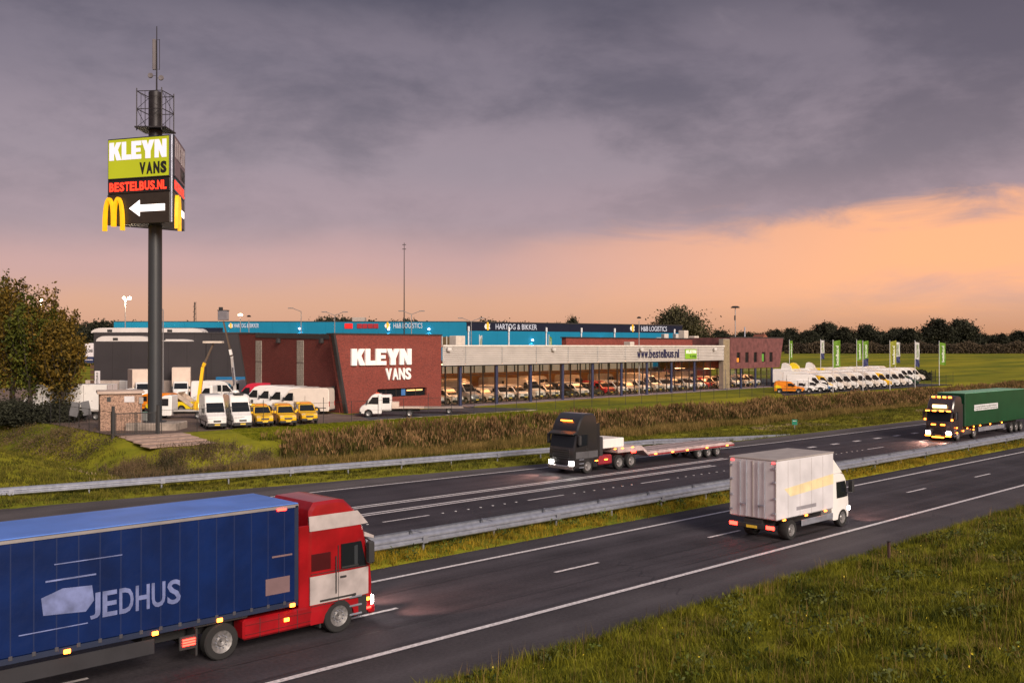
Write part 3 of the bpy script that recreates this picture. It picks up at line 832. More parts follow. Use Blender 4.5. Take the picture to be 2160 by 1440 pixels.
def van(kind, pm=None, crew=False, full=True, key=None, rear_window=False, two=None):
    """returns an unplaced van (cached parts are shared through mesh data)"""
    pm = pm or VWHITE
    kk = (kind, pm.name, crew, full, rear_window, two.name if two else None)
    if kk in PROTO: return copy_tree(PROTO[kk])
    L, Wd, H, wf, wh, hd, ax = KIND[kind]; h = L / 2
    f = lambda p: (h + p[0], p[1])
    wf, wh, hd = f(wf), f(wh), f(hd)
    top = [(h - .10, .30), (h - .01, .42), (h, .62), (h - .04, .80), hd, (hd[0] - .12, hd[1] + .06), wf, wh,
           (wh[0] - .22, wh[1] + (H - wh[1]) * .55), (wh[0] - .75, H - .02), (wh[0] - 1.2, H), (-h + .35, H), (-h + .1, H - .08), (-h + .02, H - .35), (-h, 1.0), (-h, .45)]
    if kind == 'dome': top[8:10] = [(wh[0] - .12, wh[1] + (H - wh[1]) * .45), (wh[0] - .55, H - .05)]
    S = Shape(L, Wd, H, top, [f((a, 0))[0] for a in ax], belt=wf[1])
    r = bpy.data.objects.new('van', None); link(r); r.empty_display_size = .3
    S.body('body', pm, r)
    S.front('windscreen', xz(wf, wh, .05), xz(wf, wh, .96), DKGLASS, r)
    sl = lambda z: wf[0] + (wh[0] - wf[0]) * (z - wf[1]) / (wh[1] - wf[1]) - .16
    z0, z1 = wf[1] + .03, wh[1] - .14
    xb = wh[0] - .55
    S.pane('side_window', [(sl(z0) + .05, z0), (sl(z1), z1), (xb, z1), (xb, z0 - .02)], DKGLASS, r)
    if crew: S.pane('rear_side_window', [(xb - .15, z0), (xb - .15, z1), (xb - 1.1, z1), (xb - 1.1, z0)], DKGLASS, r)
    if two is not None:      # second paint colour over the nose and doors
        mb_poly = [(h - .28, .5), (hd[0] - .12, hd[1] - .05), (wf[0] - .05, wf[1] - .05), (sl(z1) + .06, z1 + .1), (xb - .2, H - .25), (xb - .75, H - .2), (xb - .15, .5)]
        S.pane('coloured_door_panel', mb_poly, two, r, e=.006)
        S.front('coloured_bonnet', xz(hd, wf, .05), xz(hd, wf, .95), two, r, e=.008)
    # nose
    S.front('grille', (h + .0, .64), (h - .035, .80), TRIM, r, -.42, .42, in0=0, in1=0)
    MB().bbox(h - .28, h + .05, -Wd / 2 * .92, Wd / 2 * .92, .26, .56, .05).build('bumper', TRIM, r)
    for sg in (1, -1):
        S.front('headlight', (h - .045, .74), (hd[0] - .02, hd[1] - .02), HEADL, r, *( (.5, .93) if sg > 0 else (-.93, -.5)), in0=0, in1=0)
    MB().box(h + .045, h + .062, -.26, .26, .38, .49).build('number_plate', PLATE, r)
    for sg in (1, -1):
        yw = S.w(xb, 1.3)
        MB().bbox(wf[0] - .42, wf[0] - .28, *sorted((sg * (yw + .05), sg * (yw + .28))), wf[1] + .02, wf[1] + .38, .03).build('mirror', TRIM, r)
    for a in ax:
        for sg in (1, -1): wheel(r, h + a, sg * (Wd / 2 - .14), .345)
    if full:
        MB().box(-h + .3, h - .3, -Wd / 2 - .004, Wd / 2 + .004, .62, .70).build('rubbing_strip', TRIM, r)
        for sg in (1, -1):
            MB().box(-h - .015, -h + .05, *sorted((sg * (Wd / 2 - .22), sg * (Wd / 2 - .06))), .85, 1.35).build('tail_light', TAILL, r)
            MB().box(xb - .5, xb - .3, *sorted((sg * (Wd / 2 + .001), sg * (Wd / 2 + .03))), 1.02, 1.07).build('door_handle', TRIM, r)
        MB().bbox(-h - .1, -h + .05, -Wd / 2 * .95, Wd / 2 * .95, .36, .52, .03).build('rear_bumper', TRIM, r)
        # seams of the load door
        for xx in (xb - .1, xb - 1.3):
            for sg in (1, -1): MB().box(xx - .008, xx + .008, *sorted((sg * (S.w(0, 1.2) + .003), sg * (S.w(0, 1.2) - .02))), .45, min(1.9, H - .25)).build('door_seam', TRIM, r)
    PROTO[kk] = r
    return r


def place(o, label, cat, loc, rz, group=None, name=None):
    o.location = loc; o.rotation_euler = (0, 0, rz); tag(o, label, cat, group)
    if name: o.name = name
    return o


def pickup(pm, label, loc, rz, group=None, tip=False, canopy=False):
    L, Wd, H = 5.1, 1.82, 1.78; h = L / 2
    wf, wh, hd = (h - 1.45, 1.12), (h - 2.05, 1.70), (h - .22, .98)
    S = Shape(L, Wd, H, [(h - .1, .45), (h, .6), (h - .02, .82), hd, (h - .5, 1.06), wf, wh, (wh[0] - .3, H), (wh[0] - 1.0, H), (wh[0] - 1.25, H - .1), (wh[0] - 1.4, 1.15), (-h + .05, 1.15), (-h, 1.0), (-h, .5)],
              (h - .9, -h + 1.15), sill=.42, wr=.46, belt=1.1, tumble=.14)
    r = thing('pickup_truck', label, 'pickup', loc, rz, group)
    S.body('body', pm, r)
    S.front('windscreen', xz(wf, wh, .05), xz(wf, wh, .95), DKGLASS, r)
    S.pane('side_window', [(wf[0] - .25, 1.16), (wh[0] - .1, 1.62), (wh[0] - .75, 1.62), (wh[0] - .75, 1.16)], DKGLASS, r)
    S.pane('rear_side_window', [(wh[0] - .85, 1.16), (wh[0] - .85, 1.62), (wh[0] - 1.1, 1.58), (wh[0] - 1.2, 1.16)], DKGLASS, r)
    S.front('grille', (h, .66), (h - .02, .82), TRIM, r, -.5, .5, in0=0, in1=0)
    MB().bbox(h - .2, h + .06, -.86, .86, .36, .56, .05).build('bumper', TRIM, r)
    for sg in (1, -1):
        S.front('headlight', (h - .02, .78), (hd[0] + .02, hd[1] - .03), HEADL, r, *((.52, .95) if sg > 0 else (-.95, -.52)), in0=0, in1=0)
        MB().bbox(wf[0] - .3, wf[0] - .18, *sorted((sg * .93, sg * 1.15)), 1.12, 1.34, .03).build('mirror', pm, r)
        for x in (h - .9, -h + 1.15): wheel(r, x, sg * (Wd / 2 - .12), .38, .25)
    MB().box(h + .055, h + .07, -.26, .26, .46, .57).build('number_plate', PLATE, r)
    MB().bbox(wh[0] - .55, wh[0] - .35, -.6, .6, H, H + .12, .03).build('roof_light_bar', mat('orange beacon', (.6, .22, .03), .3), r)
    if canopy:
        MB().bbox(-h + .1, wh[0] - 1.25, -.84, .84, 1.15, 1.85, .08).build('canopy', pm, r)
    if tip:
        o = MB(); o.box(-2.1, 0, -1, 1, 0, .06).box(-2.1, 0, -1, -.95, .06, .4).box(-2.1, 0, .95, 1, .06, .4).box(-.06, 0, -1, 1, .06, .55).box(-2.1, -2.05, -1, 1, .06, .4)
        o = o.build('tipping_bed', mat('tipper bed', (.50, .40, .33), .7, var=.25), r); o.location = (wh[0] - 1.3, 0, 1.75); o.rotation_euler = (0, -.62, 0)
    return r


def box_truck(label, loc, rz, boxc, bl=4.4, bh=2.3, bw=2.2, cabkind=True, group=None, name='box_truck', cabm=None):
    cabm = cabm or VWHITE
    r = thing(name, label, 'truck', loc, rz, group); h = 3.0
    if cabkind:
        S = Shape(2.2, 2.0, 2.3, [(1.0, .34), (1.1, .5), (1.08, .85), (.85, 1.12), (.55, 1.28), (-.1, 2.12), (-.4, 2.28), (-1.0, 2.3), (-1.1, 2.2), (-1.1, .45)], (.2,), belt=1.2)
        c = bpy.data.objects.new('cab', None); link(c, r); c.location = (h, 0, 0)
        S.body('cab_body', cabm, c)
        S.front('windscreen', (.52, 1.32), (-.06, 2.06), DKGLASS, c)
        S.pane('side_window', [(.3, 1.3), (-.2, 1.98), (-.8, 1.98), (-.8, 1.28)], DKGLASS, c)
        MB().bbox(.85, 1.14, -.92, .92, .26, .56, .05).build('bumper', TRIM, c)
        for sg in (1, -1):
            S.front('headlight', (1.07, .76), (.88, 1.08), HEADL, c, *((.55, .95) if sg > 0 else (-.95, -.55)), in0=0, in1=0)
            MB().bbox(.25, .4, *sorted((sg * 1.02, sg * 1.25)), 1.3, 1.65, .03).build('mirror', TRIM, c)
        MB().box(-.6, -.5, -.7, .7, 1.35, 2.0).build('rear_window', DKGLASS, c) if False else None
        for sg in (1, -1): wheel(r, h + .2, sg * .86, .36)
    MB().box(h - 1.1 - bl, h + .1, -.42, .42, .5, .72).build('chassis', TRIM, r)
    bz = .85; x1 = h - 1.2; x0 = x1 - bl
    if boxc is not None:
        b = MB().bbox(x0, x1, -bw / 2, bw / 2, bz, bz + bh, .03).build('cargo_box', boxc, r)
        for y in (-bw / 2 + .02, 0, bw / 2 - .02): MB().box(x0 - .03, x0 + .01, y - .03, y + .03, bz + .03, bz + bh - .03).build('door_edge', mat('box trim', (.33, .30, .29), .5), b)
        MB().box(x0 - .04, x1 + .02, -bw / 2 - .02, bw / 2 + .02, bz - .02, bz + .08).build('floor_edge', mat('box trim', (.33, .30, .29), .5), b)
        for sg in (1, -1): MB().box(x0 - .05, x0 - .02, *sorted((sg * (bw / 2 - .28), sg * (bw / 2 - .05))), .62, .80).build('tail_light', TAILL, r)
    for sg in (1, -1): wheel(r, x0 + 1.1, sg * (bw / 2 - .22), .36, .3)
    return r


# ------------------------------------------------------------------ heavy lorries
AMB = lamp_mat('amber marker lamp', (1.0, .20, .02), 9.0)
REDL = lamp_mat('red lamp or reflection', (1.0, .025, .015), 9.0)
WHL = lamp_mat('bright headlamp', (1.0, .93, .84), 22.0)


def beam_light(lamp, x, y, z):
    d = bpy.data.lights.new('headlight_beam', 'SPOT'); d.energy = 750; d.color = (1.0, .48, .36); d.spot_size = .95; d.spot_blend = .8; d.shadow_soft_size = .1
    o = link(bpy.data.objects.new('headlight_beam', d), lamp); o.location = (x, y, z); o.rotation_euler = (0, -PI / 2 + .16, 0)


def lorry_cab(r, m, stripes, Hc=3.85, Wc=2.48, Lc=2.35, x0=0.0, low=mat('dark lorry plastic', (.03, .03, .033), .5), visor=None):
    """high-roof cab whose front bumper is at x0; hangs its parts on r"""
    h = Lc / 2; cx = x0 - h
    top = [(h - .12, .40), (h - .02, .6), (h, 1.3), (h - .05, 1.75), (h - .30, 2.72), (h - .36, 2.95), (h - .62, 3.5), (h - 1.05, Hc - .04), (h - 1.3, Hc), (-h + .25, Hc - .02), (-h + .06, Hc - .25), (-h, 2.9), (-h, 1.0), (-h, .75)]
    S = Shape(Lc, Wc, Hc, top, (h - 1.32 + .0,), sill=.40, wr=.56, belt=2.6, tumble=.09, taper=.10)
    c = bpy.data.objects.new('cab', None); link(c, r); c.location = (cx, 0, 0)
    S.body('cab_body', m, c, .09)
    S.front('windscreen', (h - .06, 1.80), (h - .29, 2.68), DKGLASS, c, in0=.08, in1=.10)
    S.pane('side_window', [(h - .30, 1.82), (h - .52, 2.62), (h - 1.25, 2.62), (h - 1.25, 1.90)], DKGLASS, c, e=.016)
    for z0, z1, mm in stripes: S.pane('livery_stripe', [(h - .22, z0), (h - .22 if z1 < 2.7 else h - .62, z1), (-h + .02, z1), (-h + .02, z0)], mm, c, e=.008)
    for sg in (1, -1):   # door seams, handle, steps
        MB().box(h - 1.36, h - 1.345, *sorted((sg * (S.w(0, 1.5) + .012), sg * (S.w(0, 1.5) - .02))), .95, 2.6).build('door_seam', TRIM, c)
        MB().bbox(h - 1.3, h - 1.08, *sorted((sg * (Wc / 2 + .004), sg * (Wc / 2 + .04))), 1.62, 1.68, .01).build('door_handle', TRIM, c)
        for k in range(3): MB().bbox(h - .95, h - .5, *sorted((sg * (Wc / 2 - .1), sg * (Wc / 2 + .015))), .42 + k * .26, .48 + k * .26, .015).build('step', STEEL, c)
        b = MB().bbox(h - .42, h - .22, *sorted((sg * (Wc / 2 + .06), sg * (Wc / 2 + .30))), 1.95, 2.62, .05).build('mirror', low, c)
        MB().bar((h - .3, sg * (Wc / 2 - .12), 2.68), (h - .3, sg * (Wc / 2 + .18), 2.60), .03).build('mirror_arm', low, b)
        hl_ = MB().bbox(h - .14, h + .03, *sorted((sg * .72, sg * 1.13)), .62, .88, .03).build('headlight', WHL, c); beam_light(hl_, h + .1, sg * .92, .75)
        MB().bbox(h - 1.9, h - .72, *sorted((sg * (Wc / 2 - .16), sg * (Wc / 2 + .005))), .98, 1.10, .02).build('wheel_arch_trim', low, c)
    for k in range(5): MB().bbox(h - .06, h + .025 - .006 * k, -.78, .78, 1.02 + k * .14, 1.10 + k * .14, .02).build('grille_bar', low, c)
    MB().bbox(h - .2, h + .05, -1.2, 1.2, .34, .60, .06).build('bumper', m, c)
    MB().box(h + .05, h + .065, -.26, .26, .42, .53).build('number_plate', PLATE, c)
    vis = MB(); vis.prism([(h - .33, 2.72), (h + .02, 2.62), (h + .03, 2.70), (h - .33, 2.86)], -1.12, 1.12); vis.build('sun_visor', visor or low, c)
    MB().bbox(-h - .3, -h + .2, -1.16, -1.08, .9, 3.3, .02).build('side_fairing', m, c); MB().bbox(-h - .3, -h + .2, 1.08, 1.16, .9, 3.3, .02).build('side_fairing', m, c)
    return c


def marker(r, x, y, z, m=None, w=.16, hh=.05):
    d = .03 if y < 0 else -.03
    return MB().bbox(x - w / 2, x + w / 2, *sorted((y, y - d)), z - hh, z + hh, .008).build('marker_lamp_or_glow', m or AMB, r)


# blue and red articulated lorry, heading right
def blue_lorry():
    RED = mat('red lorry paint', (.25, .004, .008), .32, var=.28, scale=1.4, coat=.35, detail=8); GREY = mat('pale grey livery', (.36, .32, .32), .45, var=.25, scale=1.6, detail=8); BLUE = mat('blue tarpaulin', (.001, .012, .075), .5, var=.3, scale=.8, spec=.22, bump=.6, bscale=3.0, detail=7)
    BROOF = mat('blue roof with sky sheen', (.085, .19, .58), .5, var=.15, scale=.8)  # tarpaulin blue lightened to carry the sky reflected in the roof
    yc, xf = 24.95 + 1.27, 18.15
    r = thing('articulated_lorry', 'blue curtain-sided articulated lorry with a red cab in the foreground', 'lorry', (xf, yc, 0), 0)
    lorry_cab(r, RED, [(3.12, 3.55, GREY), (.98, 1.80, GREY)], Hc=3.95, visor=GREY)
    tr = MB().box(-7.0, -.4, -.5, .5, .62, .95); tr.build('chassis', TRIM, r)
    for x in (-1.32, -5.1):
        for sg in (1, -1): wheel(r, x, sg * 1.08, .5, .32)
    for sg in (1, -1):
        MB().bbox(-4.45, -2.1, *sorted((sg * .62, sg * 1.22)), .38, .95, .06).build('side_skirt', RED, r)
        MB().bbox(-5.9, -4.3, *sorted((sg * .7, sg * 1.22)), 1.0, 1.12, .03).build('mudguard', mat('dark lorry plastic', (.03, .03, .033), .5), r)
    # trailer
    xt = -2.75; Lt = 13.6
    t = bpy.data.objects.new('trailer', None); link(t, r)
    MB().bbox(xt - Lt, xt, -1.27, 1.27, 1.22, 3.98, .03).build('tarpaulin_body', BLUE, t)
    MB().bbox(xt - Lt, xt, -1.285, 1.285, 3.985, 4.02, .012).build('roof_sheet', BROOF, t)
    for sg in (1, -1):
        MB().box(xt - Lt, xt, *sorted((sg * 1.272, sg * 1.292)), 3.90, 3.98).build('roof_rail', mat('dull rail', (.35, .33, .35), .4, .5), t)
        MB().bbox(xt - Lt, xt, *sorted((sg * 1.20, sg * 1.288)), 1.08, 1.225, .01).build('floor_rail', mat('navy rail', (.012, .02, .05), .5), t)
        MB().bbox(xt - .12, xt + .012, *sorted((sg * 1.15, sg * 1.292)), 1.22, 3.96, .02).build('corner_post', mat('navy rail', (.012, .02, .05), .5), t)
        for k in range(26):   # curtain straps
            x = xt - .45 - k * .52
            MB().box(x - .014, x + .014, *sorted((sg * 1.268, sg * 1.274)), 1.20, 3.9).build('curtain_strap', mat('strap', (.001, .011, .066), .6), t)
        MB().bbox(xt - 10.6, xt - 4.2, *sorted((sg * 1.14, sg * 1.18)), .55, .95, .02).build('side_guard', mat('shade-darkened guard', (.035, .035, .042), .5, .3), t)  # guard colour darkened for the shade under the trailer
        for k in range(4): MB().bbox(xt - 12.9 + k * 1.31 - .55, xt - 12.9 + k * 1.31 + .55, *sorted((sg * .8, sg * 1.24)), 1.02, 1.07, .01).build('mudguard', TRIM, t) if k < 3 else None
        for k in range(3): wheel(t, xt - 12.6 + k * 1.31 + .9, sg * 1.07, .5, .36)
    MB().box(xt - Lt + .1, xt - .3, -.5, .5, .85, 1.08).build('frame', TRIM, t)
    for sg in (1, -1):
        for k in range(26):
            x = xt - .45 - k * .52; MB().bbox(x - .045, x + .045, *sorted((sg * 1.276, sg * 1.30)), 1.16, 1.27, .01).build('strap_buckle', mat('dull buckle', (.10, .10, .12), .4, .5), t)
        for z in (.52, .78): MB().bbox(-4.4, -2.15, *sorted((sg * 1.215, sg * 1.235)), z, z + .02, .004).build('skirt_crease', mat('dark red crease', (.12, .004, .006), .5), r)
    LG = mat('lorry side glass', (.035, .040, .048), .03, var=.0, spec=1.0)
    for sg in (1, -1):      # finer things on the cab sides
        ys = lambda a, b: sorted((sg * a, sg * b))
        MB().bbox(-1.22, -.66, *ys(1.232, 1.252), 1.95, 2.52, .006).build('door_glass', LG, r)
        MB().box(-1.24, -.64, *ys(1.236, 1.256), 1.90, 1.95).build('window_seal', TRIM, r)
        MB().bar((-1.45, sg * 1.27, 1.2), (-1.45, sg * 1.27, 2.3), .018, 6).build('grab_handle', TRIM, r)
        MB().bbox(-2.28, -1.62, *ys(1.232, 1.246), 1.95, 2.45, .005).build('rear_quarter_panel', mat('dark quarter panel', (.05, .004, .006), .35), r)
        for z in (1.86, .93): MB().box(-2.3, -.25, *ys(1.243, 1.256), z, z + .018).build('panel_gap', TRIM, r)
        for x in (-2.75, -3.35, -3.95): MB().box(x, x + .015, *ys(1.215, 1.228), .4, .93).build('skirt_gap', TRIM, r)
        MB().bbox(-2.0, -.72, *ys(1.20, 1.262), 1.02, 1.08, .01).build('arch_lip', TRIM, r)
        MB().bbox(-.62, -.30, *ys(1.10, 1.225), .40, .95, .02).build('step_well', TRIM, r)
        MB().bbox(-1.98, -1.92, *ys(.75, 1.2), .25, .75, .01).build('mudflap', TRIM, r)
        for ax_ in (-1.32, -5.1):
            for q_ in range(10): MB().bar((ax_ + .17 * math.cos(q_ * PI / 5), sg * 1.19, .5 + .17 * math.sin(q_ * PI / 5)), (ax_ + .17 * math.cos(q_ * PI / 5), sg * 1.245, .5 + .17 * math.sin(q_ * PI / 5)), .016, 6).build('wheel_nut', STEEL, r)
    # behind the cab: stack, air lines, deflector
    MB().bar((-2.55, .8, .9), (-2.55, .8, 3.5), .09, 10).build('exhaust_stack', STEEL, r); MB().bar((-2.5, 0, 1.5), (-2.75, .1, 1.9), .03).build('air_line', TRIM, r)
    for y in (-.5, .35): MB().bar((.04 - .05, y, 1.76), (-.02 - .06, y + .5, 1.98), .014, 5).build('wiper', TRIM, r)
    for k in range(3): MB().bbox(-.98, -.9, -.5 + k * .45, -.4 + k * .45, 3.78, 3.84, .01).build('roof_marker', AMB, r)
    for x in (-2.95, -5.2, -7.0, -9.2, -10.9): marker(r, x, -1.292, 1.12)
    marker(r, -.28, -1.18, .82); marker(r, -3.1, -1.225, .72)
    MB().bbox(-5.86, -5.80, -1.24, -.72, .28, 1.0, .01).build('mudflap', TRIM, r)
    for k in range(3): marker(r, -6.05, -1.235, .62 + k * .07, REDL, .36, .022)  # brake-light reflection built as glowing red bars on an added bracket
    MB().bbox(-6.3, -5.8, -1.22, -1.15, .48, .86, .02).build('reflection_mount', TRIM, r); marker(r, -.25, -1.19, .55, REDL, .22, .03); marker(r, -3.3, -1.292, 3.88, REDL, .3, .03)
    # faded emblem and name on the side curtain
    PRINT = mat('white print on blue', (.13, .16, .33), .55, var=.45, scale=2.2, detail=7)
    e = bpy.data.objects.new('curtain_lettering', None); link(e, t); e.location = (xt - Lt, -1.281, 0)
    x0 = Lt - 6.85
    MB().prism([(x0 - .15, 2.08), (x0 + .85, 2.00), (x0 + 1.05, 2.24), (x0 + 1.0, 2.62), (x0 + .3, 2.66), (x0 - .2, 2.5)], -.004, 0).build('emblem', PRINT, e)
    MB().box(x0 - .1, x0 + 1.1, -.004, 0, 2.86, 2.9).build('stripe', PRINT, e); MB().box(x0 + .1, x0 + 1.75, -.004, 0, 3.25, 3.275).build('stripe', PRINT, e)
    letters('JEDHUS', e, x0 + .95, 0, 1.78, 2.35, .64, .004, PRINT, .02)
    MB().box(x0 - .7, x0 + .9, -.004, 0, 1.70, 1.725).build('stripe', PRINT, e)
    MB().box(Lt - 1.05, Lt - .28, -.004, 0, 1.52, 1.98).build('notice_panel', mat('brownish notice', (.16, .10, .11), .6), e)
    MB().box(Lt - .85, Lt - .2, -.004, 0, 2.55, 2.60).build('stripe', mat('brownish notice', (.16, .10, .11), .6), e)
    return r


blue_lorry()


def white_lorry():
    WP = mat('white lorry box', (.58, .57, .61), .38, var=.14, scale=.9, detail=8); yc = 23.05 + 1.2; xr = 37.9
    r = thing('delivery_lorry', 'white box delivery lorry with a pale yellow band seen from behind', 'lorry', (xr, yc, 0), 0)
    b = MB().bbox(0, 4.9, -1.2, 1.2, 1.0, 3.62, .05).build('cargo_box', WP, r)
    MB().bbox(-.02, 4.92, -1.215, 1.215, 3.55, 3.63, .02).build('roof_edge', mat('box trim', (.33, .30, .29), .5), b)
    for sg in (1, -1): MB().prism([(1.1, 1.95), (4.86, 2.15), (4.86, 2.62), (.6, 2.32)], *sorted((sg * 1.203, sg * 1.195))).build('yellow_band', mat('pale yellow band', (.72, .60, .36), .4), b)
    for y in (-1.17, -.02, 1.13): MB().box(-.03, .0, y, y + .04, 1.05, 3.5).build('door_edge', mat('box trim', (.33, .30, .29), .5), b)
    for y in (-.62, -.3, .3, .62): MB().bar((-.05, y, 1.05), (-.05, y, 3.5), .02).build('lock_bar', STEEL, b)
    MB().box(1.6, 3.3, -1.206, -1.196, 1.28, 1.44).build('side_panel', mat('grey panel', (.25, .24, .27), .5), b)
    MB().bbox(-.1, .0, -1.15, 1.15, .55, .78, .03).build('rear_bumper', TRIM, r)
    MB().box(0, 6.3, -.45, .45, .55, .95).build('chassis', TRIM, r)
    S = Shape(1.75, 2.15, 2.55, [(.78, .36), (.87, .55), (.87, 1.1), (.80, 1.35), (.50, 2.25), (.3, 2.48), (0, 2.55), (-.8, 2.55), (-.87, 2.4), (-.87, .5)], (.05,), sill=.4, wr=.48, belt=1.4)
    c = bpy.data.objects.new('cab', None); link(c, r); c.location = (5.95, 0, 0)
    S.body('cab_body', VWHITE, c); S.front('windscreen', (.79, 1.4), (.52, 2.2), DKGLASS, c); S.pane('side_window', [(.62, 1.4), (.36, 2.15), (-.5, 2.15), (-.5, 1.4)], DKGLASS, c)
    d = MB().prism([(-.85, 2.55), (.2, 2.55), (-.85, 3.4)], -.95, .95).build('wind_deflector', VWHITE, c)
    for sg in (1, -1):
        MB().bbox(.45, .62, *sorted((sg * 1.12, sg * 1.38)), 1.6, 2.2, .04).build('mirror', TRIM, c); hl_ = MB().bbox(.75, .90, *sorted((sg * .65, sg * 1.0)), .7, .9, .03).build('headlight', WHL, c); beam_light(hl_, .95, sg * .82, .8)
        wheel(r, 6.0, sg * .92, .44, .28); wheel(r, 1.35, sg * .88, .44, .45)
        MB().bbox(-.13, -.09, *sorted((sg * .72, sg * 1.14)), .60, .76, .02).build('tail_light', REDL, r)
        MB().bbox(2.2, 5.0, *sorted((sg * 1.08, sg * 1.12)), .5, .78, .02).build('side_guard', STEEL, r)
        MB().bbox(-.03, .01, *sorted((sg * .95, sg * 1.12)), 3.44, 3.50, .01).build('top_lamp', lamp_mat('small red lamp', (1, .05, .05), 3.0), r)
    for x in (.55, 2.4, 4.1): marker(r, x, -1.21, .98, None, .22, .03)
    MB().bbox(.3, 1.9, -1.2, -1.1, .98, 1.03, .01).build('mudguard', TRIM, r)
    MB().box(-.115, -.10, -.27, .27, .58, .70).build('number_plate', PLATE, r)
    for sg in (1, -1):
        for z in (1.25, 1.9, 2.6, 3.2): MB().bbox(-.06, -.02, *sorted((sg * 1.0, sg * 1.16)), z, z + .09, .01).build('hinge', STEEL, b)
    for y in (-.45, .45): MB().bbox(-.09, -.05, y - .17, y + .17, 1.55, 1.63, .01).build('lock_handle', STEEL, b)
    for x in (.9, 1.9, 2.9, 3.9): MB().box(x - .006, x + .006, -1.207, -1.2, 1.05, 3.5).build('panel_seam', mat('box trim', (.33, .30, .29), .5), b)


white_lorry()


def low_loader():
    BK = paint((.018, .017, .019), 'black lorry paint'); DECK = mat('pale loader deck', (.42, .33, .33), .6, var=.25); RD = mat('dark red tank', (.22, .02, .03), .4)
    yc = 44.7 + 1.25; xf = 48.6
    r = thing('low_loader', 'black tractor lorry pulling an empty low-loader trailer on the far carriageway', 'lorry', (xf, yc, 0), PI)
    lorry_cab(r, BK, [(1.05, 1.5, mat('dark grey livery', (.08, .08, .09), .4))], Hc=4.0)
    MB().bbox(-.1, .08, -1.15, 1.15, .30, .58, .05).build('chrome_bumper', mat('chrome', (.6, .55, .53), .2, .9), r)
    MB().box(-7.2, -.5, -.45, .45, .65, .98).build('chassis', TRIM, r)
    for x in (-1.32, -4.6, -5.9):
        for sg in (1, -1): wheel(r, x, sg * 1.08, .5, .32)
    for sg in (1, -1):
        MB().bbox(-3.9, -2.5, *sorted((sg * .65, sg * 1.2)), .45, 1.1, .08).build('fuel_tank', RD, r)
    MB().bbox(-3.0, -2.5, -1.15, 1.15, 1.0, 2.35, .05).build('equipment_box', mat('dark lorry plastic', (.03, .03, .033), .5), r)
    MB().bbox(-5.4, -3.2, -1.0, 1.0, 1.5, 2.15, .05).build('white_locker', VWHITE, r)
    t = bpy.data.objects.new('trailer', None); link(t, r)
    MB().prism([(-4.4, 1.15), (-4.4, 1.5), (-7.0, 1.5), (-7.7, 1.02), (-18.2, 1.02), (-18.6, .85), (-18.6, .68), (-7.9, .68), (-7.2, 1.15)], -1.25, 1.25).build('deck', DECK, t)
    for k in range(10): MB().box(-8.0 - k * 1.05, -7.95 - k * 1.05, -1.24, 1.24, 1.02, 1.05).build('deck_rib', mat('dark rib', (.12, .09, .09), .6), t)
    for sg in (1, -1):
        for x in (-14.0, -15.2, -16.4): wheel(t, x, sg * 1.05, .4, .34)
        MB().box(-18.6, -7.8, *sorted((sg * 1.252, sg * 1.27)), .70, .82).build('edge_beam', RD, t)
        MB().bbox(-18.64, -18.6, *sorted((sg * .75, sg * 1.15)), .70, .82, .01).build('tail_light', REDL, t)
    for x in (-8.6, -10.6, -12.4, -14.9, -17.6): marker(t, x, 1.27, .78, None, .28, .035)
    for x in (-2.2, -3.2): marker(r, x, 1.215, .80, None, .3, .04)
    for x in (-4.1, -4.9, -6.0): marker(r, x, 1.26, 1.45, None, .24, .03)
    marker(r, -6.1, 1.26, 1.1, REDL, .5, .06)
    MB().bbox(-.62, -.5, -.5, .5, 3.5, 3.56, .01).build('roof_lamp', AMB, r)


low_loader()


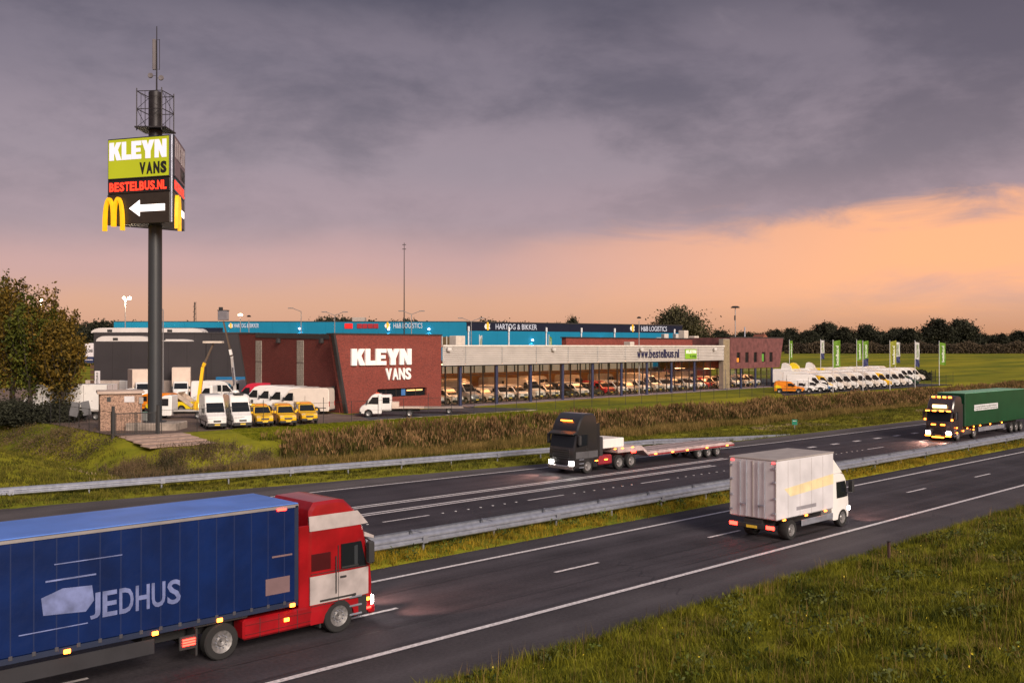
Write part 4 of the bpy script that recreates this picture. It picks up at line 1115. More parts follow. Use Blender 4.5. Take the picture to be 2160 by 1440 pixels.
def green_lorry():
    BK = paint((.030, .022, .028), 'dark plum lorry paint'); GR = mat('green container', (.002, .048, .017), .42, var=.15, scale=.6); yc = 37.0 + 1.27; xf = 90.0
    r = thing('green_lorry', 'dark lorry with many amber lamps pulling a green box trailer at the right', 'lorry', (xf, yc, 0), PI)
    lorry_cab(r, BK, [], Hc=4.05)
    MB().box(-7.0, -.4, -.5, .5, .62, .95).build('chassis', TRIM, r)
    for x in (-1.32, -5.0):
        for sg in (1, -1): wheel(r, x, sg * 1.08, .5, .32)
    for sg in (1, -1): MB().bbox(-4.4, -2.2, *sorted((sg * .62, sg * 1.2)), .42, .98, .08).build('fuel_tank', mat('dull tank', (.16, .14, .15), .3, .6), r)
    t = bpy.data.objects.new('trailer', None); link(t, r); x1, x0 = -2.8, -17.6
    MB().bbox(x0, x1, -1.27, 1.27, 1.2, 4.22, .04).build('box_body', GR, t)
    MB().bbox(x0, x1, -1.28, 1.28, 4.20, 4.25, .015).build('roof_sheet', mat('pale green roof', (.16, .36, .24), .5), t)
    for sg in (1, -1):
        MB().box(-10.6, -4.9, *sorted((sg * 1.274, sg * 1.26)), 2.55, 3.1).build('white_lettering_band', mat('white print', (.55, .55, .58), .5, var=.3, scale=4), t)
        for k in range(2): MB().box(-10.3, -5.2, *sorted((sg * 1.278, sg * 1.268)), 2.68 + k * .2, 2.73 + k * .2).build('print_line', GR, t)
        for k in range(3): wheel(t, -14.2 - k * 1.3, sg * 1.07, .5, .36)
        MB().bbox(-12.5, -6.2, *sorted((sg * 1.14, sg * 1.18)), .55, .95, .02).build('side_guard', STEEL, t)
    MB().box(x0 + .1, x1 - .3, -.5, .5, .85, 1.2).build('frame', TRIM, t)
    for k in range(4): MB().bbox(-.95, -.83, -.95 + k * .5, -.72 + k * .5 + .05, 3.86, 3.99, .02).build('roof_lamp', AMB, r)
    MB().bbox(-.34, -.22, -.62, .62, 2.98, 3.24, .02).build('light_box_sign', lamp_mat('warm lit sign', (1.0, .62, .18), 7.0), r)
    for y in (-.95, -.35, .3, .95): MB().bbox(-.02, .06, y - .18, y + .18, 2.66, 2.76, .01).build('visor_lamp', AMB, r)
    for y in (-1.22, 1.22): MB().bbox(-.12, .0, y - .07, y + .07, 1.85, 2.0, .01).build('corner_lamp', AMB, r)
    for y in (-.42, .42): MB().bbox(.0, .06, y - .2, y + .2, 1.42, 1.53, .01).build('grille_lamp', AMB, r)
    for y in (-.92, .92): MB().bbox(.02, .09, y - .24, y + .24, .42, .54, .01).build('fog_lamp', AMB, r)
    MB().bbox(.04, .10, -.55, .55, .30, .40, .01).build('bumper_lamp', AMB, r)
    for x, z in ((-.9, 1.2), (-.95, .75), (-2.3, .85), (-3.2, 1.05), (-4.6, .85), (-4.7, 1.12), (-6.2, 1.14), (-8.6, 1.14), (-11.5, 1.14)): marker(r, x, 1.29, z, None, .24, .05)


green_lorry()

# ================================================================== the dealer's brick and glass building
BA = math.radians(4.5); BO = at(732, 872)
BE = (math.cos(BA), math.sin(BA)); BN = (-BE[1], BE[0])


def fac(px, py, off=0.0):
    """point of the picture -> place on the facade (along, height)"""
    a = pdir(px); bx, by = BO.x + off * BN[0], BO.y + off * BN[1]
    t = (bx * BN[0] + by * BN[1]) / (a[0] * BN[0] + a[1] * BN[1]); x, y = a[0] * t - bx, a[1] * t - by
    return x * BE[0] + y * BE[1], EYE - (py - HZ) / F * t - LOT


def bld(x, y, z=0.0):   # facade frame -> world
    return Vector((BO.x + x * BE[0] + y * BN[0], BO.y + x * BE[1] + y * BN[1], LOT + z))


DKTRIM = mat('dark roof trim', (.030, .028, .030), .5)
FRAME = mat('dark window frame', (.030, .022, .020), .45)
BLOCKG = mat('glass block', (.42, .38, .33), .25, var=.2, scale=4)
LETW = mat('white sign letters', (.80, .76, .72), .4, var=.05, emit=.12, ecol=(1, .95, .9))


def wall_poly(name, poly, y0, y1, m, parent): return MB().prism(poly, y0, y1).build(name, m, parent)


def main_building():
    B = thing('brick_building', 'red brick dealership with a glass showroom and silver fascia', 'building', BO, BA)
    # left wing
    Pr, Pl = atZ(716, 800, 105.0), atZ(503, 800, 124.0); dv = Pr - Pl; WL = math.hypot(dv.x, dv.y); wa = math.atan2(dv.y, dv.x)
    wg = bpy.data.objects.new('left_wing', None); link(wg, B)
    rel = Matrix.Rotation(-BA, 3, 'Z') @ (Vector((Pl.x, Pl.y, LOT)) - BO); wg.location = rel; wg.rotation_euler = (0, 0, wa - BA)

    def wfx(px, py):
        d = pdir(px); e = (math.cos(wa), math.sin(wa)); n = (-e[1], e[0]); t = (Pl.x * n[0] + Pl.y * n[1]) / (d[0] * n[0] + d[1] * n[1])
        return (d[0] * t - Pl.x) * e[0] + (d[1] * t - Pl.y) * e[1], EYE - (py - HZ) / F * t - LOT
    wall_poly('wing_wall', [(wfx(528, 850)[0], 0), (WL, 0), (WL, 8.2), (0, 8.6)], 0, .5, BRICK, wg)
    xa = wfx(540, 710)[0]; mb = MB(); mb.prism([(xa, 8.1), (WL, 7.75), (WL, 8.32), (xa, 8.68)], -.07, .55); mb.build('roof_trim', DKTRIM, wg)
    MB().prism([(-.15, 8.56), (xa, 8.56), (xa, 8.70), (-.15, 8.70)], -.04, .55).build('roof_trim', DKTRIM, wg)
    le = MB(); le.prism([(wfx(527, 850)[0] - .05, 0), (wfx(528, 850)[0] + .06, 0), (.06, 8.56), (-.1, 8.56)], -.04, .5); le.build('edge_trim', DKTRIM, wg)
    rf = MB(); rf.add([(.1, .5, 8.0), (WL - .8, .5, 7.7), (WL - 3.6, 12, 7.7), (9, 14, 8.0)], [(0, 1, 2, 3)]); rf.build('flat_roof', DKTRIM, wg)
    for pa, pb in ((540, 552.5), (627, 641)):
        x0, x1 = wfx(pa, 750)[0], wfx(pb, 750)[0]
        g = MB().box(x0, x1, -.045, -.005, 0, 7.72).build('glass_block_window', mat('block mortar', (.25, .21, .18), .8), wg)
        mb = MB(); nc, nr = 4, 38; w = (x1 - x0) / nc; h = 7.72 / nr
        for i in range(nc):
            for j in range(nr):
                if j in (12, 25): continue
                mb.box(x0 + i * w + .015, x0 + (i + 1) * w - .015, -.07, -.045, j * h + .015, (j + 1) * h - .015)
        mb.build('glass_blocks', BLOCKG, g)['kind'] = 'stuff'
    for px in (590, 681):
        x, z = wfx(px, 718); MB().bbox(x - .24, x + .24, -.4, .0, z - .3, z + .25, .05).build('wall_lamp', DKTRIM, wg)
    x, z = wfx(704, 828); MB().box(x - .35, x + .35, -.05, .0, z - .7, z + .7).build('side_vent', FRAME, wg)
    # leaning gable panel with its strip window
    wx0, wx1, wz0, wz1 = 4.15, 11.44, 1.52, 2.42
    lean = lambda z: -1.68 * z / 8.25
    pm = MB()
    for a, b, c, d in (((0, 0), (13.72, 0), (13.72, wz0), (lean(wz0), wz0)), ((lean(wz0), wz0), (wx0, wz0), (wx0, wz1), (lean(wz1), wz1)), ((wx1, wz0), (13.72, wz0), (13.72, wz1), (wx1, wz1)), ((lean(wz1), wz1), (13.72, wz1), (13.76, 8.25), (lean(8.25), 8.25))):
        pm.quad((a[0], 0, a[1]), (b[0], 0, b[1]), (c[0], 0, c[1]), (d[0], 0, d[1]))
    pm.quad((13.72, 0, 0), (13.72, 3.0, 0), (13.72, 3.0, 8.25), (13.76, 0, 8.25)); pm.quad((0, 0, 0), (0, .9, 0), (lean(8.25), .9, 8.25), (lean(8.25), 0, 8.25))
    for a, b in (((wx0, wz0), (wx1, wz0)), ((wx1, wz0), (wx1, wz1)), ((wx1, wz1), (wx0, wz1)), ((wx0, wz1), (wx0, wz0))): pm.quad((a[0], 0, a[1]), (b[0], 0, b[1]), (b[0], .35, b[1]), (a[0], .35, a[1]))
    P = pm.build('gable_panel', BRICK, B)
    e = MB(); e.prism([(-.05, 0), (.16, 0), (lean(8.3) + .16, 8.3), (lean(8.3) - .12, 8.3)], -.05, .43); e.build('edge_trim', DKTRIM, P)
    MB().box(lean(8.25) - .1, 13.85, -.06, 1.2, 8.25, 8.42).build('roof_trim', DKTRIM, P)
    w = MB().box(wx0, wx1, .30, .33, wz0, wz1).build('strip_window', DKGLASS, P)
    for k in range(1, 5): x = wx0 + (wx1 - wx0) * k / 5; MB().box(x - .04, x + .04, .26, .31, wz0, wz1).build('mullion', FRAME, w)
    MB().box(wx0 + 3.7, wx0 + 4.3, .285, .298, wz0 + .1, wz1 - .1).build('blue_poster', mat('blue poster', (.05, .16, .40), .5), w)
    MB().box(wx0 + 4.5, wx1 - .4, .285, .298, wz1 - .35, wz1 - .2).build('lit_shelf', lamp_mat('warm shelf light', (1, .55, .2), .7), w)
    s = bpy.data.objects.new('sign_lettering', None); link(s, B)
    x0, z0 = fac(739, 771); x1, z1 = fac(865, 736)
    kleyn(s, x0, -.05, 5.02, x1 - x0, 1.76, .22, LETW)
    va, zb = fac(812, 799); letters('VANS', s, va, -.05, 3.38, 8.9 - va, 1.28, .16, LETW, .03)
    # showroom: fascia of ribbed panels on blue columns
    seams = [13.78, 17.6, 24.0, 30.5, 37.0, 43.5, 50.0, 56.6, 63.2, 69.8, 77.7]
    for a, b in zip(seams[:-1], seams[1:]):
        mb = MB(); nr = 9; z0, z1 = 4.82, 6.98; h = (z1 - z0) / nr; pr = []
        for k in range(nr):
            z = z0 + k * h; pr += [(-.02, z), (-.16, z + h * .06), (-.16, z + h * .70), (-.02, z + h * .76)]
        pr += [(-.02, z1)]
        for x in (a + .03, b - .03): mb.v += [(x, y, z) for y, z in pr]
        n = len(pr); mb.f = [(i, i + 1, n + i + 1, n + i) for i in range(n - 1)]
        p = mb.build('fascia_panel', SILVER, B)
        MB().box(b - .05, b + .05, -.13, -.02, 4.82, 6.98).build('seam_cover', mat('seam', (.22, .21, .21), .5), p)
    MB().box(13.78, 77.7, -.3, .6, 6.98, 7.2).build('fascia_cap', mat('pale coping', (.66, .62, .58), .5), B)
    MB().box(13.78, 77.7, -.09, 1.9, 4.70, 4.82).build('fascia_soffit', DKTRIM, B)
    MB().box(13.78, 79.9, .6, 16, 6.95, 7.10).build('showroom_roof', mat('roof felt', (.16, .14, .13), .9), B)
    COLB = mat('blue column paint', (.020, .028, .075), .4)
    for x in (17.1, 23.4, 29.8, 36.3, 42.8, 49.6, 56.0, 62.6, 69.2, 78.6, 84.0, 89.0, 95.0): MB().bar((x, .25, 0), (x, .25, 4.75 if x < 78 else 3.35), .2, 12).build('column', COLB, B, True)
    for px in (942, 1163, 1348, 1503):
        x, z = fac(px, 736); MB().bbox(x - .28, x + .28, -.62, -.32, z - .25, z + .2, .05).build('fascia_lamp', mat('pale lamp box', (.6, .58, .56), .5), B)
    t = bpy.data.objects.new('web_lettering', None); link(t, B)
    x0, _ = fac(1342, 750); x1, _ = fac(1430, 750); letters('www.bestelbus.nl', t, x0, -.17, 5.35, x1 - x0, 1.25, .05, mat('navy letters', (.010, .012, .06), .5), .02)
    x0, _ = fac(1443, 750); x1, _ = fac(1467, 750)
    g = MB().bbox(x0, x1, -.24, -.17, 5.12, 6.62, .02).build('green_logo_board', mat('lime green board', (.20, .40, .02), .5, emit=.1), B)
    gl = bpy.data.objects.new('logo_lettering', None); link(gl, g)
    kleyn(gl, x0 + .2, -.245, 5.95, x1 - x0 - .4, .52, .02, LETW); letters('VANS', gl, x0 + 1.25, -.245, 5.3, x1 - x0 - 1.5, .42, .02, mat('dark green letters', (.03, .10, .02), .5), .03)
    # glazing
    gx = [13.9 + 2.16 * k for k in range(40)]; GY = 1.7
    for i, (a, b) in enumerate(zip(gx[:-1], gx[1:])):
        hi = 4.70 if b < 79 else 3.35
        for z0, z1 in ((.18, 2.05), (2.1, 3.25 if hi < 4 else 3.55), (3.6, 4.66)):
            if z1 > hi: continue
            MB().box(a + .05, b - .05, GY, GY + .016, z0, z1).build('pane', GLASS, B)
        MB().box(a - .07, a + .07, GY - .06, GY + .08, .0, hi).build('mullion', FRAME, B)
    for z in (.0, 2.02, 3.52):
        MB().box(13.9, 98, GY - .04, GY + .07, z, z + (.18 if z == 0 else .07)).build('transom', FRAME, B)
    # inside
    MB().box(13.9, 98.2, 1.9, 15.9, -.02, .045).build('showroom_floor', mat('showroom floor', (.42, .33, .25), .35), B)
    MB().box(13.9, 79.8, 1.9, 15.9, 4.95, 5.1).build('showroom_ceiling', mat('showroom ceiling', (.45, .30, .19), .7), B)
    MB().box(80, 98, 1.9, 15.9, 3.42, 3.5).build('tower_ceiling', mat('showroom ceiling', (.45, .30, .19), .7), B)
    bw = MB().box(13.9, 98, 15.6, 15.9, 0, 3.3).build('rear_wall', mat('timber rear wall', (.34, .17, .075), .6, var=.25, scale=.7), B)
    for k in range(31):
        a = 13.9 + k * 2.16
        p = MB().box(a + .06, a + 2.1, 15.72, 15.74, 3.3, 4.9).build('clerestory_pane', mat('pale evening window', (.45, .38, .28), .4, emit=.14, ecol=(.85, .78, .6)), bw)
        MB().box(a - .06, a + .06, 15.6, 15.72, 3.3, 4.95).build('clerestory_mullion', FRAME, bw)
    WARM = lamp_mat('warm ceiling lamp', (1.0, .48, .2), 6.0)
    for k in range(13):
        for y in (4.2, 10.0):
            x = 16.5 + k * 6.4; z = 4.9 if x < 79.5 else 3.38
            f = MB().bbox(x - 1.6, x + 1.6, y - .12, y + .12, z - .1, z, .02).build('ceiling_lamp', WARM, B)
            if y < 5 or k % 2 == 0:
                l = bpy.data.lights.new('ceiling_lamp_light', 'AREA'); l.shape = 'RECTANGLE'; l.size = 3.0; l.size_y = .5; l.energy = 88; l.color = (1.0, .40, .15)
                lo = link(bpy.data.objects.new('ceiling_lamp_light', l), f); lo.location = (x, y, z - .14)
    # paved apron in front of the glass
    MB().box(14.2, 99.5, -.9, 1.64, -.03, .035).build('apron', mat('bluish apron paving', (.17, .15, .20), .7, var=.15), B)
    # brick band, stair strip and tower at the right
    MB().box(44.5, 78.4, 6.2, 7.0, 7.1, 8.25).build('roof_parapet', BRICK, B); MB().box(44.3, 78.5, 6.05, 7.1, 8.25, 8.4).build('roof_trim', DKTRIM, B)
    x0, x1 = 77.9, 80.0
    sgl = MB().box(x0, x1, .1, .9, .1, 8.3).build('stair_window', mat('block mortar', (.25, .21, .18), .8), B)
    mb = MB()
    for i in range(5):
        for j in range(34): mb.box(x0 + .05 + i * .4, x0 + .40 + i * .4, .06, .1, .2 + j * .235, .40 + j * .235)
    mb.build('glass_blocks', mat('dim glass block', (.30, .24, .15), .3, var=.3, scale=3), sgl)['kind'] = 'stuff'
    T = bpy.data.objects.new('brick_tower', None); link(T, B)
    wins = [fac(p, 750)[0] for p in (1554, 1572, 1590, 1607, 1623)]; ww, z0, z1 = 1.25, 4.35, 6.05; xr = lambda z: 97.5 + 1.45 * (z - 3.35) / 5.15
    tm = MB(); xs = [80.0]
    for w_ in wins: xs += [w_, w_ + ww]
    tm.quad((80, 0, 3.35), (97.5, 0, 3.35), (xr(z0), 0, z0), (80, 0, z0)); tm.quad((80, 0, z1), (xr(z1), 0, z1), (xr(8.5), 0, 8.5), (80, 0, 8.5))
    for i in range(0, 10, 2): tm.quad((xs[i], 0, z0), (xs[i + 1], 0, z0), (xs[i + 1], 0, z1), (xs[i], 0, z1))
    tm.quad((xs[10], 0, z0), (xr(z0), 0, z0), (xr(z1), 0, z1), (xs[10], 0, z1))
    for w_ in wins:
        c = [(w_, z0), (w_ + ww, z0), (w_ + ww, z1), (w_, z1)]
        for i in range(4): a, b = c[i], c[(i + 1) % 4]; tm.quad((a[0], 0, a[1]), (b[0], 0, b[1]), (b[0], .3, b[1]), (a[0], .3, a[1]))
    tm.quad((97.5, 0, 3.35), (97.5, 14, 3.35), (98.95, 14, 8.5), (98.95, 0, 8.5)); tm.quad((80, 0, 3.35), (80, 14, 3.35), (97.5, 14, 3.35), (97.5, 0, 3.35)); tm.quad((80, 0, 3.35), (80, 0, 8.5), (80, 14, 8.5), (80, 14, 3.35)); tm.quad((80, .5, 8.3), (98.8, .5, 8.3), (98.8, 14, 8.3), (80, 14, 8.3))
    tm.build('tower_wall', mat('plum brick', (.135, .048, .046), .85, var=.35, scale=1.1, bump=.4, detail=8), T)
    MB().box(79.95, 99.05, -.06, .5, 8.5, 8.66).build('tower_trim', DKTRIM, T)
    for k, w_ in enumerate(wins):
        g = MB().box(w_, w_ + ww, .22, .25, z0, z1).build('tower_window', DKGLASS, T)
        for a, b in ((w_, w_ + .09), (w_ + ww - .09, w_ + ww)): MB().box(a, b, .17, .22, z0, z1).build('window_frame', FRAME, g)
        MB().box(w_ + .1, w_ + ww - .1, .17, .22, z1 - .1, z1).build('window_frame', FRAME, g)
        if k in (0, 3): MB().box(w_ + .2, w_ + ww - .2, .19, .218, z0 + .1, z0 + (.75 if k == 0 else 1.4)).build('poster', mat('orange poster', (.75, .26, .03), .5, emit=.25) if k == 0 else mat('green poster', (.10, .28, .04), .5, emit=.1), g)
    MB().box(81, 97, 13.5, 13.8, 0, 3.4).build('tower_base_wall', BRICK, B)
    # plant on the roof
    for px, py, w_, h_, y in ((972, 727, 1.6, 1.1, 3), (1334, 729, 1.1, .6, 3.5), (1448, 713, 1.3, 1.3, 8), (1470, 716, 1.4, .6, 8)):
        x, z = fac(px, py, y); z = max(z, 7.05); MB().bbox(x - w_ / 2, x + w_ / 2, y, y + 1.2, z - .05, z + h_, .06).build('roof_unit', mat('beige roof unit', (.55, .49, .43), .6), B)
    x, z = fac(1571, 700, 6); MB().bar((x, 6, 8.3), (x, 6, z + .9), .12, 8).build('flue', STEEL, B)
    return B


main_building()

# ================================================================== vans in the showroom
PEARL = paint((.62, .57, .52), 'champagne van paint'); SILV = mat('silver van paint', (.40, .39, .40), .3, .4, var=.05, coat=.4); BLKV = paint((.02, .02, .024), 'black van paint'); REDV = paint((.45, .02, .03), 'red van paint')
kinds = ['mid', 'mid', 'high', 'low', 'mid', 'mid', 'high', 'mid', 'mid', 'mid', 'low', 'mid', 'mid', 'low', 'mid', 'high', 'mid', 'mid', 'mid', 'mid', 'low', 'mid', 'low', 'mid', 'mid', 'mid']
cols = [VWHITE, PEARL, SILV, PEARL, VWHITE, VWHITE, PEARL, PEARL, BLKV, VWHITE, BLKV, REDV, VWHITE, PEARL, VWHITE, PEARL, VWHITE, SILV, VWHITE, VWHITE, REDV, VWHITE, BLKV, VWHITE, PEARL, VWHITE]
cname = {VWHITE: 'white', PEARL: 'champagne', SILV: 'silver', BLKV: 'black', REDV: 'red'}
for i in range(26):
    x = 15.9 + i * 3.14; L = KIND[kinds[i]][0]
    place(van(kinds[i], cols[i], full=False), '%s van in the glass showroom, %s from the brick gable in the front row' % (cname[cols[i]], ordinal(i)), 'van',
          bld(x, 2.4 + L / 2, .045), BA - PI / 2 + rnd.uniform(-.09, .02), 'vans in the showroom front row')
for i in range(9):
    x = 20 + i * 8.2
    if x > 92: break
    place(van('high', [VWHITE, PEARL, SILV][i % 3], full=False, crew=True), 'tall %s van parked side-on behind the showroom front row, %s from the left' % (cname[[VWHITE, PEARL, SILV][i % 3]], ordinal(i)), 'van',
          bld(x, 11.8, .045), BA + rnd.uniform(-.05, .05), 'vans in the showroom back row')

# ================================================================== vehicles in the yard
YEL = paint((.80, .46, .010), 'yellow paint'); REDB = paint((.50, .015, .045), 'crimson van paint'); CREAM = paint((.70, .62, .55), 'cream van paint'); LEMON = paint((.80, .60, .015), 'lemon paint'); ORG = paint((.80, .24, .010), 'orange paint')


def face(px, py, turn=0.0):
    """position on the yard and the heading that looks at the camera, turned by some degrees"""
    p = at(px, py); return p, math.atan2(-p.y, -p.x) + math.radians(turn)


def nosed(o, label, cat, px, py, turn, L, group=None):
    p, a = face(px, py, turn); c = p - Vector((math.cos(a), math.sin(a), 0)) * (L / 2 - .2)
    o.scale = (1, .84, 1); return place(o, label, cat, c, a, group)


nosed(van('dome', VWHITE, key=1), 'tall white van with a square grille facing the motorway fence', 'van', 458, 906, 8, 5.6)
v = nosed(van('dome', VWHITE), 'tall white van with a roof scoop beside the yellow pickups', 'van', 512, 904, 10, 5.6)
MB().bbox(.2, .9, -.5, .5, 2.84, 2.98, .04).build('roof_scoop', TRIM, v)
for i, (px, py) in enumerate(((559, 901), (608, 900), (653, 895))):
    p, a = face(px, py, 9); c = p - Vector((math.cos(a), math.sin(a), 0)) * 2.35
    pickup(YEL, ['yellow pickup next to the white vans, leftmost of the three', 'middle one of the three yellow pickups by the fence', 'yellow pickup at the right end of the three by the fence'][i], c, a, 'yellow pickups by the fence', canopy=True).scale = (1, .86, 1)
# four white vans side by side, noses to the left
HD = math.atan2(-RT[1], -RT[0]) + math.radians(-8)
rowv = [(640, 872, 'high', CREAM, 'long cream van nearest the brick wall, tail lights to the right'), (613, 869, 'high', VWHITE, 'white van just behind the long cream van'), (588, 866.2, 'high', VWHITE, 'white van third back in the row of side-on vans'), (564, 863.4, 'high', VWHITE, 'white van at the back of the row of side-on vans')]
for px, py, k, m, lb in rowv: place(van(k, m), lb, 'van', at(px, py), HD, 'white vans parked side-on')
place(van('high', REDB), 'crimson high-roofed van behind the white side-on vans', 'van', at(544, 855.5), HD + .22)
place(van('high', VWHITE, crew=True), 'white crew van with side windows facing right in the yard', 'van', at(459, 848), HD + PI + .25)
place(van('mid', VWHITE), 'white van tucked behind the tall van with the roof scoop', 'van', at(505, 872), face(505, 872, 8)[1])
place(van('high', VWHITE), 'white van partly hidden behind the white boom lift', 'van', at(520, 843), HD + .2)


def boom_truck(label, px, py, rz, col, base, elbow, tip, basket, out=True):
    r = box_truck(label, at(px, py), rz, None, bl=3.6, name='boom_lift_truck')
    MB().bbox(-2.2, 1.7, -1.0, 1.0, .72, .86, .02).build('flat_deck', mat('deck grey', (.42, .40, .38), .6), r)
    MB().lathe_z([(.0, .86), (.55, .86), (.5, 1.5), (.35, 1.7), (0, 1.7)], 14, (base[0], 0, 0)).build('turret', col, r, True)
    inv = Matrix.Rotation(-rz, 3, 'Z'); o = Vector(at(px, py))
    pts = [Vector((base[0], 0, 1.6))] + [inv @ (Vector(p) - o) for p in (elbow, tip)]
    b = MB().bar(pts[0], pts[1], .24, 4, .20).build('lower_boom', col, r)
    MB().bar(pts[0] + (pts[1] - pts[0]) * .3 + Vector((0, 0, -.4)), pts[0] + (pts[1] - pts[0]) * .75 + Vector((0, 0, -.2)), .09, 8).build('hydraulic_ram', STEEL, b)
    MB().bar(pts[1], pts[2], .15, 4, .11).build('upper_boom', mat('boom inner', (.10, .07, .05), .5) , r)
    MB().bar(pts[1] + (pts[2] - pts[1]) * .05, pts[1] + (pts[2] - pts[1]) * .2, .21, 4).build('boom_collar', col, r)
    t = pts[2]
    if basket:
        k = MB().bbox(-.55, .55, -.4, .4, 0, 1.15, .04); kb = k.build('work_basket', mat('grey basket', (.16, .15, .17), .5), r); kb.location = t + Vector((0, 0, .1))
        MB().box(-.56, -.54, -.3, .3, .1, 1.0).build('basket_panel', mat('basket panel', (.30, .29, .31), .5), kb)
        MB().bbox(-.6, .6, -.45, .45, 1.12, 1.2, .02).build('basket_rail', TRIM, kb); MB().bbox(.1, .5, -.2, .2, 1.2, 1.55, .03).build('control_box', TRIM, kb)
    else:
        kb = MB().bbox(-.95, .95, -.45, .45, 0, .22, .03).build('work_platform', mat('pale platform', (.55, .48, .42), .6), r); kb.location = t + Vector((0, 0, .05))
        cage = MB()
        for x in (-.9, -.3, .3, .9):
            for y in (-.42, .42): cage.bar((x, y, .2), (x, y, 1.2), .018, 4)
        for z in (.7, 1.2):
            for y in (-.42, .42): cage.bar((-.9, y, z), (.9, y, z), .018, 4)
        cage.build('cage_rails', TRIM, kb)
    return r


D1 = at(410, 876); Z1 = 99.5
boom_truck('white truck with a raised yellow boom lift', 410, 882, HD + .15, YEL, (-.4, 0, 0), atZ(428, 775, Z1), atZ(450, 725, Z1), False)
boom_truck('white truck with a tall white boom lift and grey basket', 486, 852, HD + .1, VWHITE, (-.6, 0, 0), atZ(489, 752, 118), atZ(471, 677, 118), True)
pickup(LEMON, 'bright yellow pickup with a raised tipping bed behind the sign post', at(362, 869), HD + .1, tip=True)
place(van('mid', ORG), 'orange van peeping out left of the sign post', 'van', at(322, 867), HD + .05)
BEIGE = mat('beige box body', (.62, .50, .42), .6, var=.06)
box_truck('beige box truck with double rear doors near the dark hall', at(296, 840), HD + 2.2, BEIGE, bl=4.6, bh=3.1, bw=2.5)
box_truck('beige box truck with an orange edge right of the sign post', at(383, 838), HD + 2.0, BEIGE, bl=4.6, bh=3.3, bw=2.4)
box_truck('white box trailer truck behind the fence at the left', at(172, 884), HD + .12, VWHITE, bl=4.8, bh=2.55, bw=2.4)
box_truck('white box truck half hidden by the trees at the left', at(128, 884), HD + .1, VWHITE, bl=4.6, bh=2.5, bw=2.3)
box_truck('white flatbed cab seen from behind above the brick hut', at(232, 838), HD + PI / 2 + 2.6, None, bl=3.4, bh=.4)
pl = box_truck('cream open-bed truck beside the brick hut', at(322, 861), HD + .3, None, bl=3.6)
MB().box(-2.1, 1.75, -1.05, 1.05, .95, 1.02).box(-2.1, 1.75, -1.05, -1.0, 1.02, 1.45).box(-2.1, 1.75, 1.0, 1.05, 1.02, 1.45).build('drop_side_bed', BEIGE, pl)
# stored bodies and containers at the back of the yard
st = thing('orange_skip', 'orange steel skip stacked behind the white crew van', 'container', at(480, 830), HD + PI)
MB().prism([(-1.9, 3.0), (1.9, 3.0), (2.15, 4.6), (-2.15, 4.6)], -1.2, 1.2).build('skip_body', mat('orange steel', (.62, .12, .02), .6), st)
for x in (-1.2, 0, 1.2): MB().box(x - .06, x + .06, -1.27, -1.2, 3.0, 4.6).build('skip_rib', mat('orange steel', (.62, .12, .02), .6), st)
MB().box(-1.9, 1.9, -1.1, 1.1, 0, 3.0).build('support_frame', TRIM, st)
bf = thing('blue_flatbed', 'blue flatbed body stored by the leaning brick wall', 'truck bed', at(498, 834), HD + PI)
MB().bbox(-2.6, 2.2, -1.1, 1.1, 2.1, 2.7, .05).build('bed', mat('blue steel', (.02, .16, .36), .5), bf); MB().box(-2.4, 2.0, -.6, .6, .3, 2.1).build('chassis', TRIM, bf)
for x in (-1.6, 1.4):
    for s_ in (1, -1): wheel(bf, x, s_ * .9, .4)
wl = MB().bbox(0, 46, 0, .3, 0, 2.3, .03).build('low_wall', mat('pale precast wall', (.46, .38, .34), .8, var=.1)); wl.location = at(180, 836); wl.rotation_euler = (0, 0, math.atan2(RT[1], RT[0])); tag(wl, 'low pale precast wall along the foot of the dark hall', 'wall')
sh_ = thing('storage_cabinet', 'white stack of storage units left of the orange skip', 'container', at(456, 832), HD + PI)
MB().bbox(-1.9, 1.9, -1, 1, 0, 3.6, .04).build('cabinet_body', VWHITE, sh_); MB().box(-.02, .02, -1.02, -1, .2, 3.4).build('door_gap', TRIM, sh_)
# white crew-cab flatbed with a low trailer on the drive
fb = box_truck('white crew-cab flatbed truck in front of the brick gable', at(846, 877.5), 0, None, bl=3.8); fb.rotation_euler = (0, 0, HD + .22)
MB().bbox(-2.3, .9, -1.0, 1.0, .82, .95, .03).build('flat_deck', BEIGE, fb); MB().bbox(.2, .9, -.95, .95, .95, 1.45, .03).build('tool_locker', BEIGE, fb)
MB().bbox(.9, 2.0, -.98, .98, .6, 2.2, .12).build('crew_cabin', VWHITE, fb)
for s_ in (1, -1): MB().box(1.1, 1.8, *sorted((s_ * .975, s_ * .99)), 1.35, 1.95).build('crew_window', DKGLASS, fb)
MB().bbox(2.2, 2.5, -.3, .3, 2.26, 2.36, .02).build('beacon', lamp_mat('red beacon', (1, .1, .05), .8), fb)
tl = thing('flat_trailer', 'low flat trailer hitched behind the white crew-cab flatbed', 'trailer', at(923, 871), HD + .22)
MB().bbox(-2.7, 2.6, -1.05, 1.05, .55, .68, .03).build('deck', mat('trailer deck', (.30, .25, .22), .7, var=.2), tl); MB().bar((2.6, 0, .6), (3.9, 0, .62), .06).build('drawbar', BLACK, tl); MB().box(-3.8, -2.7, -.9, .9, .6, .66).build('ramp', BLACK, tl)
for s_ in (1, -1): wheel(tl, -1.2, s_ * .95, .30)

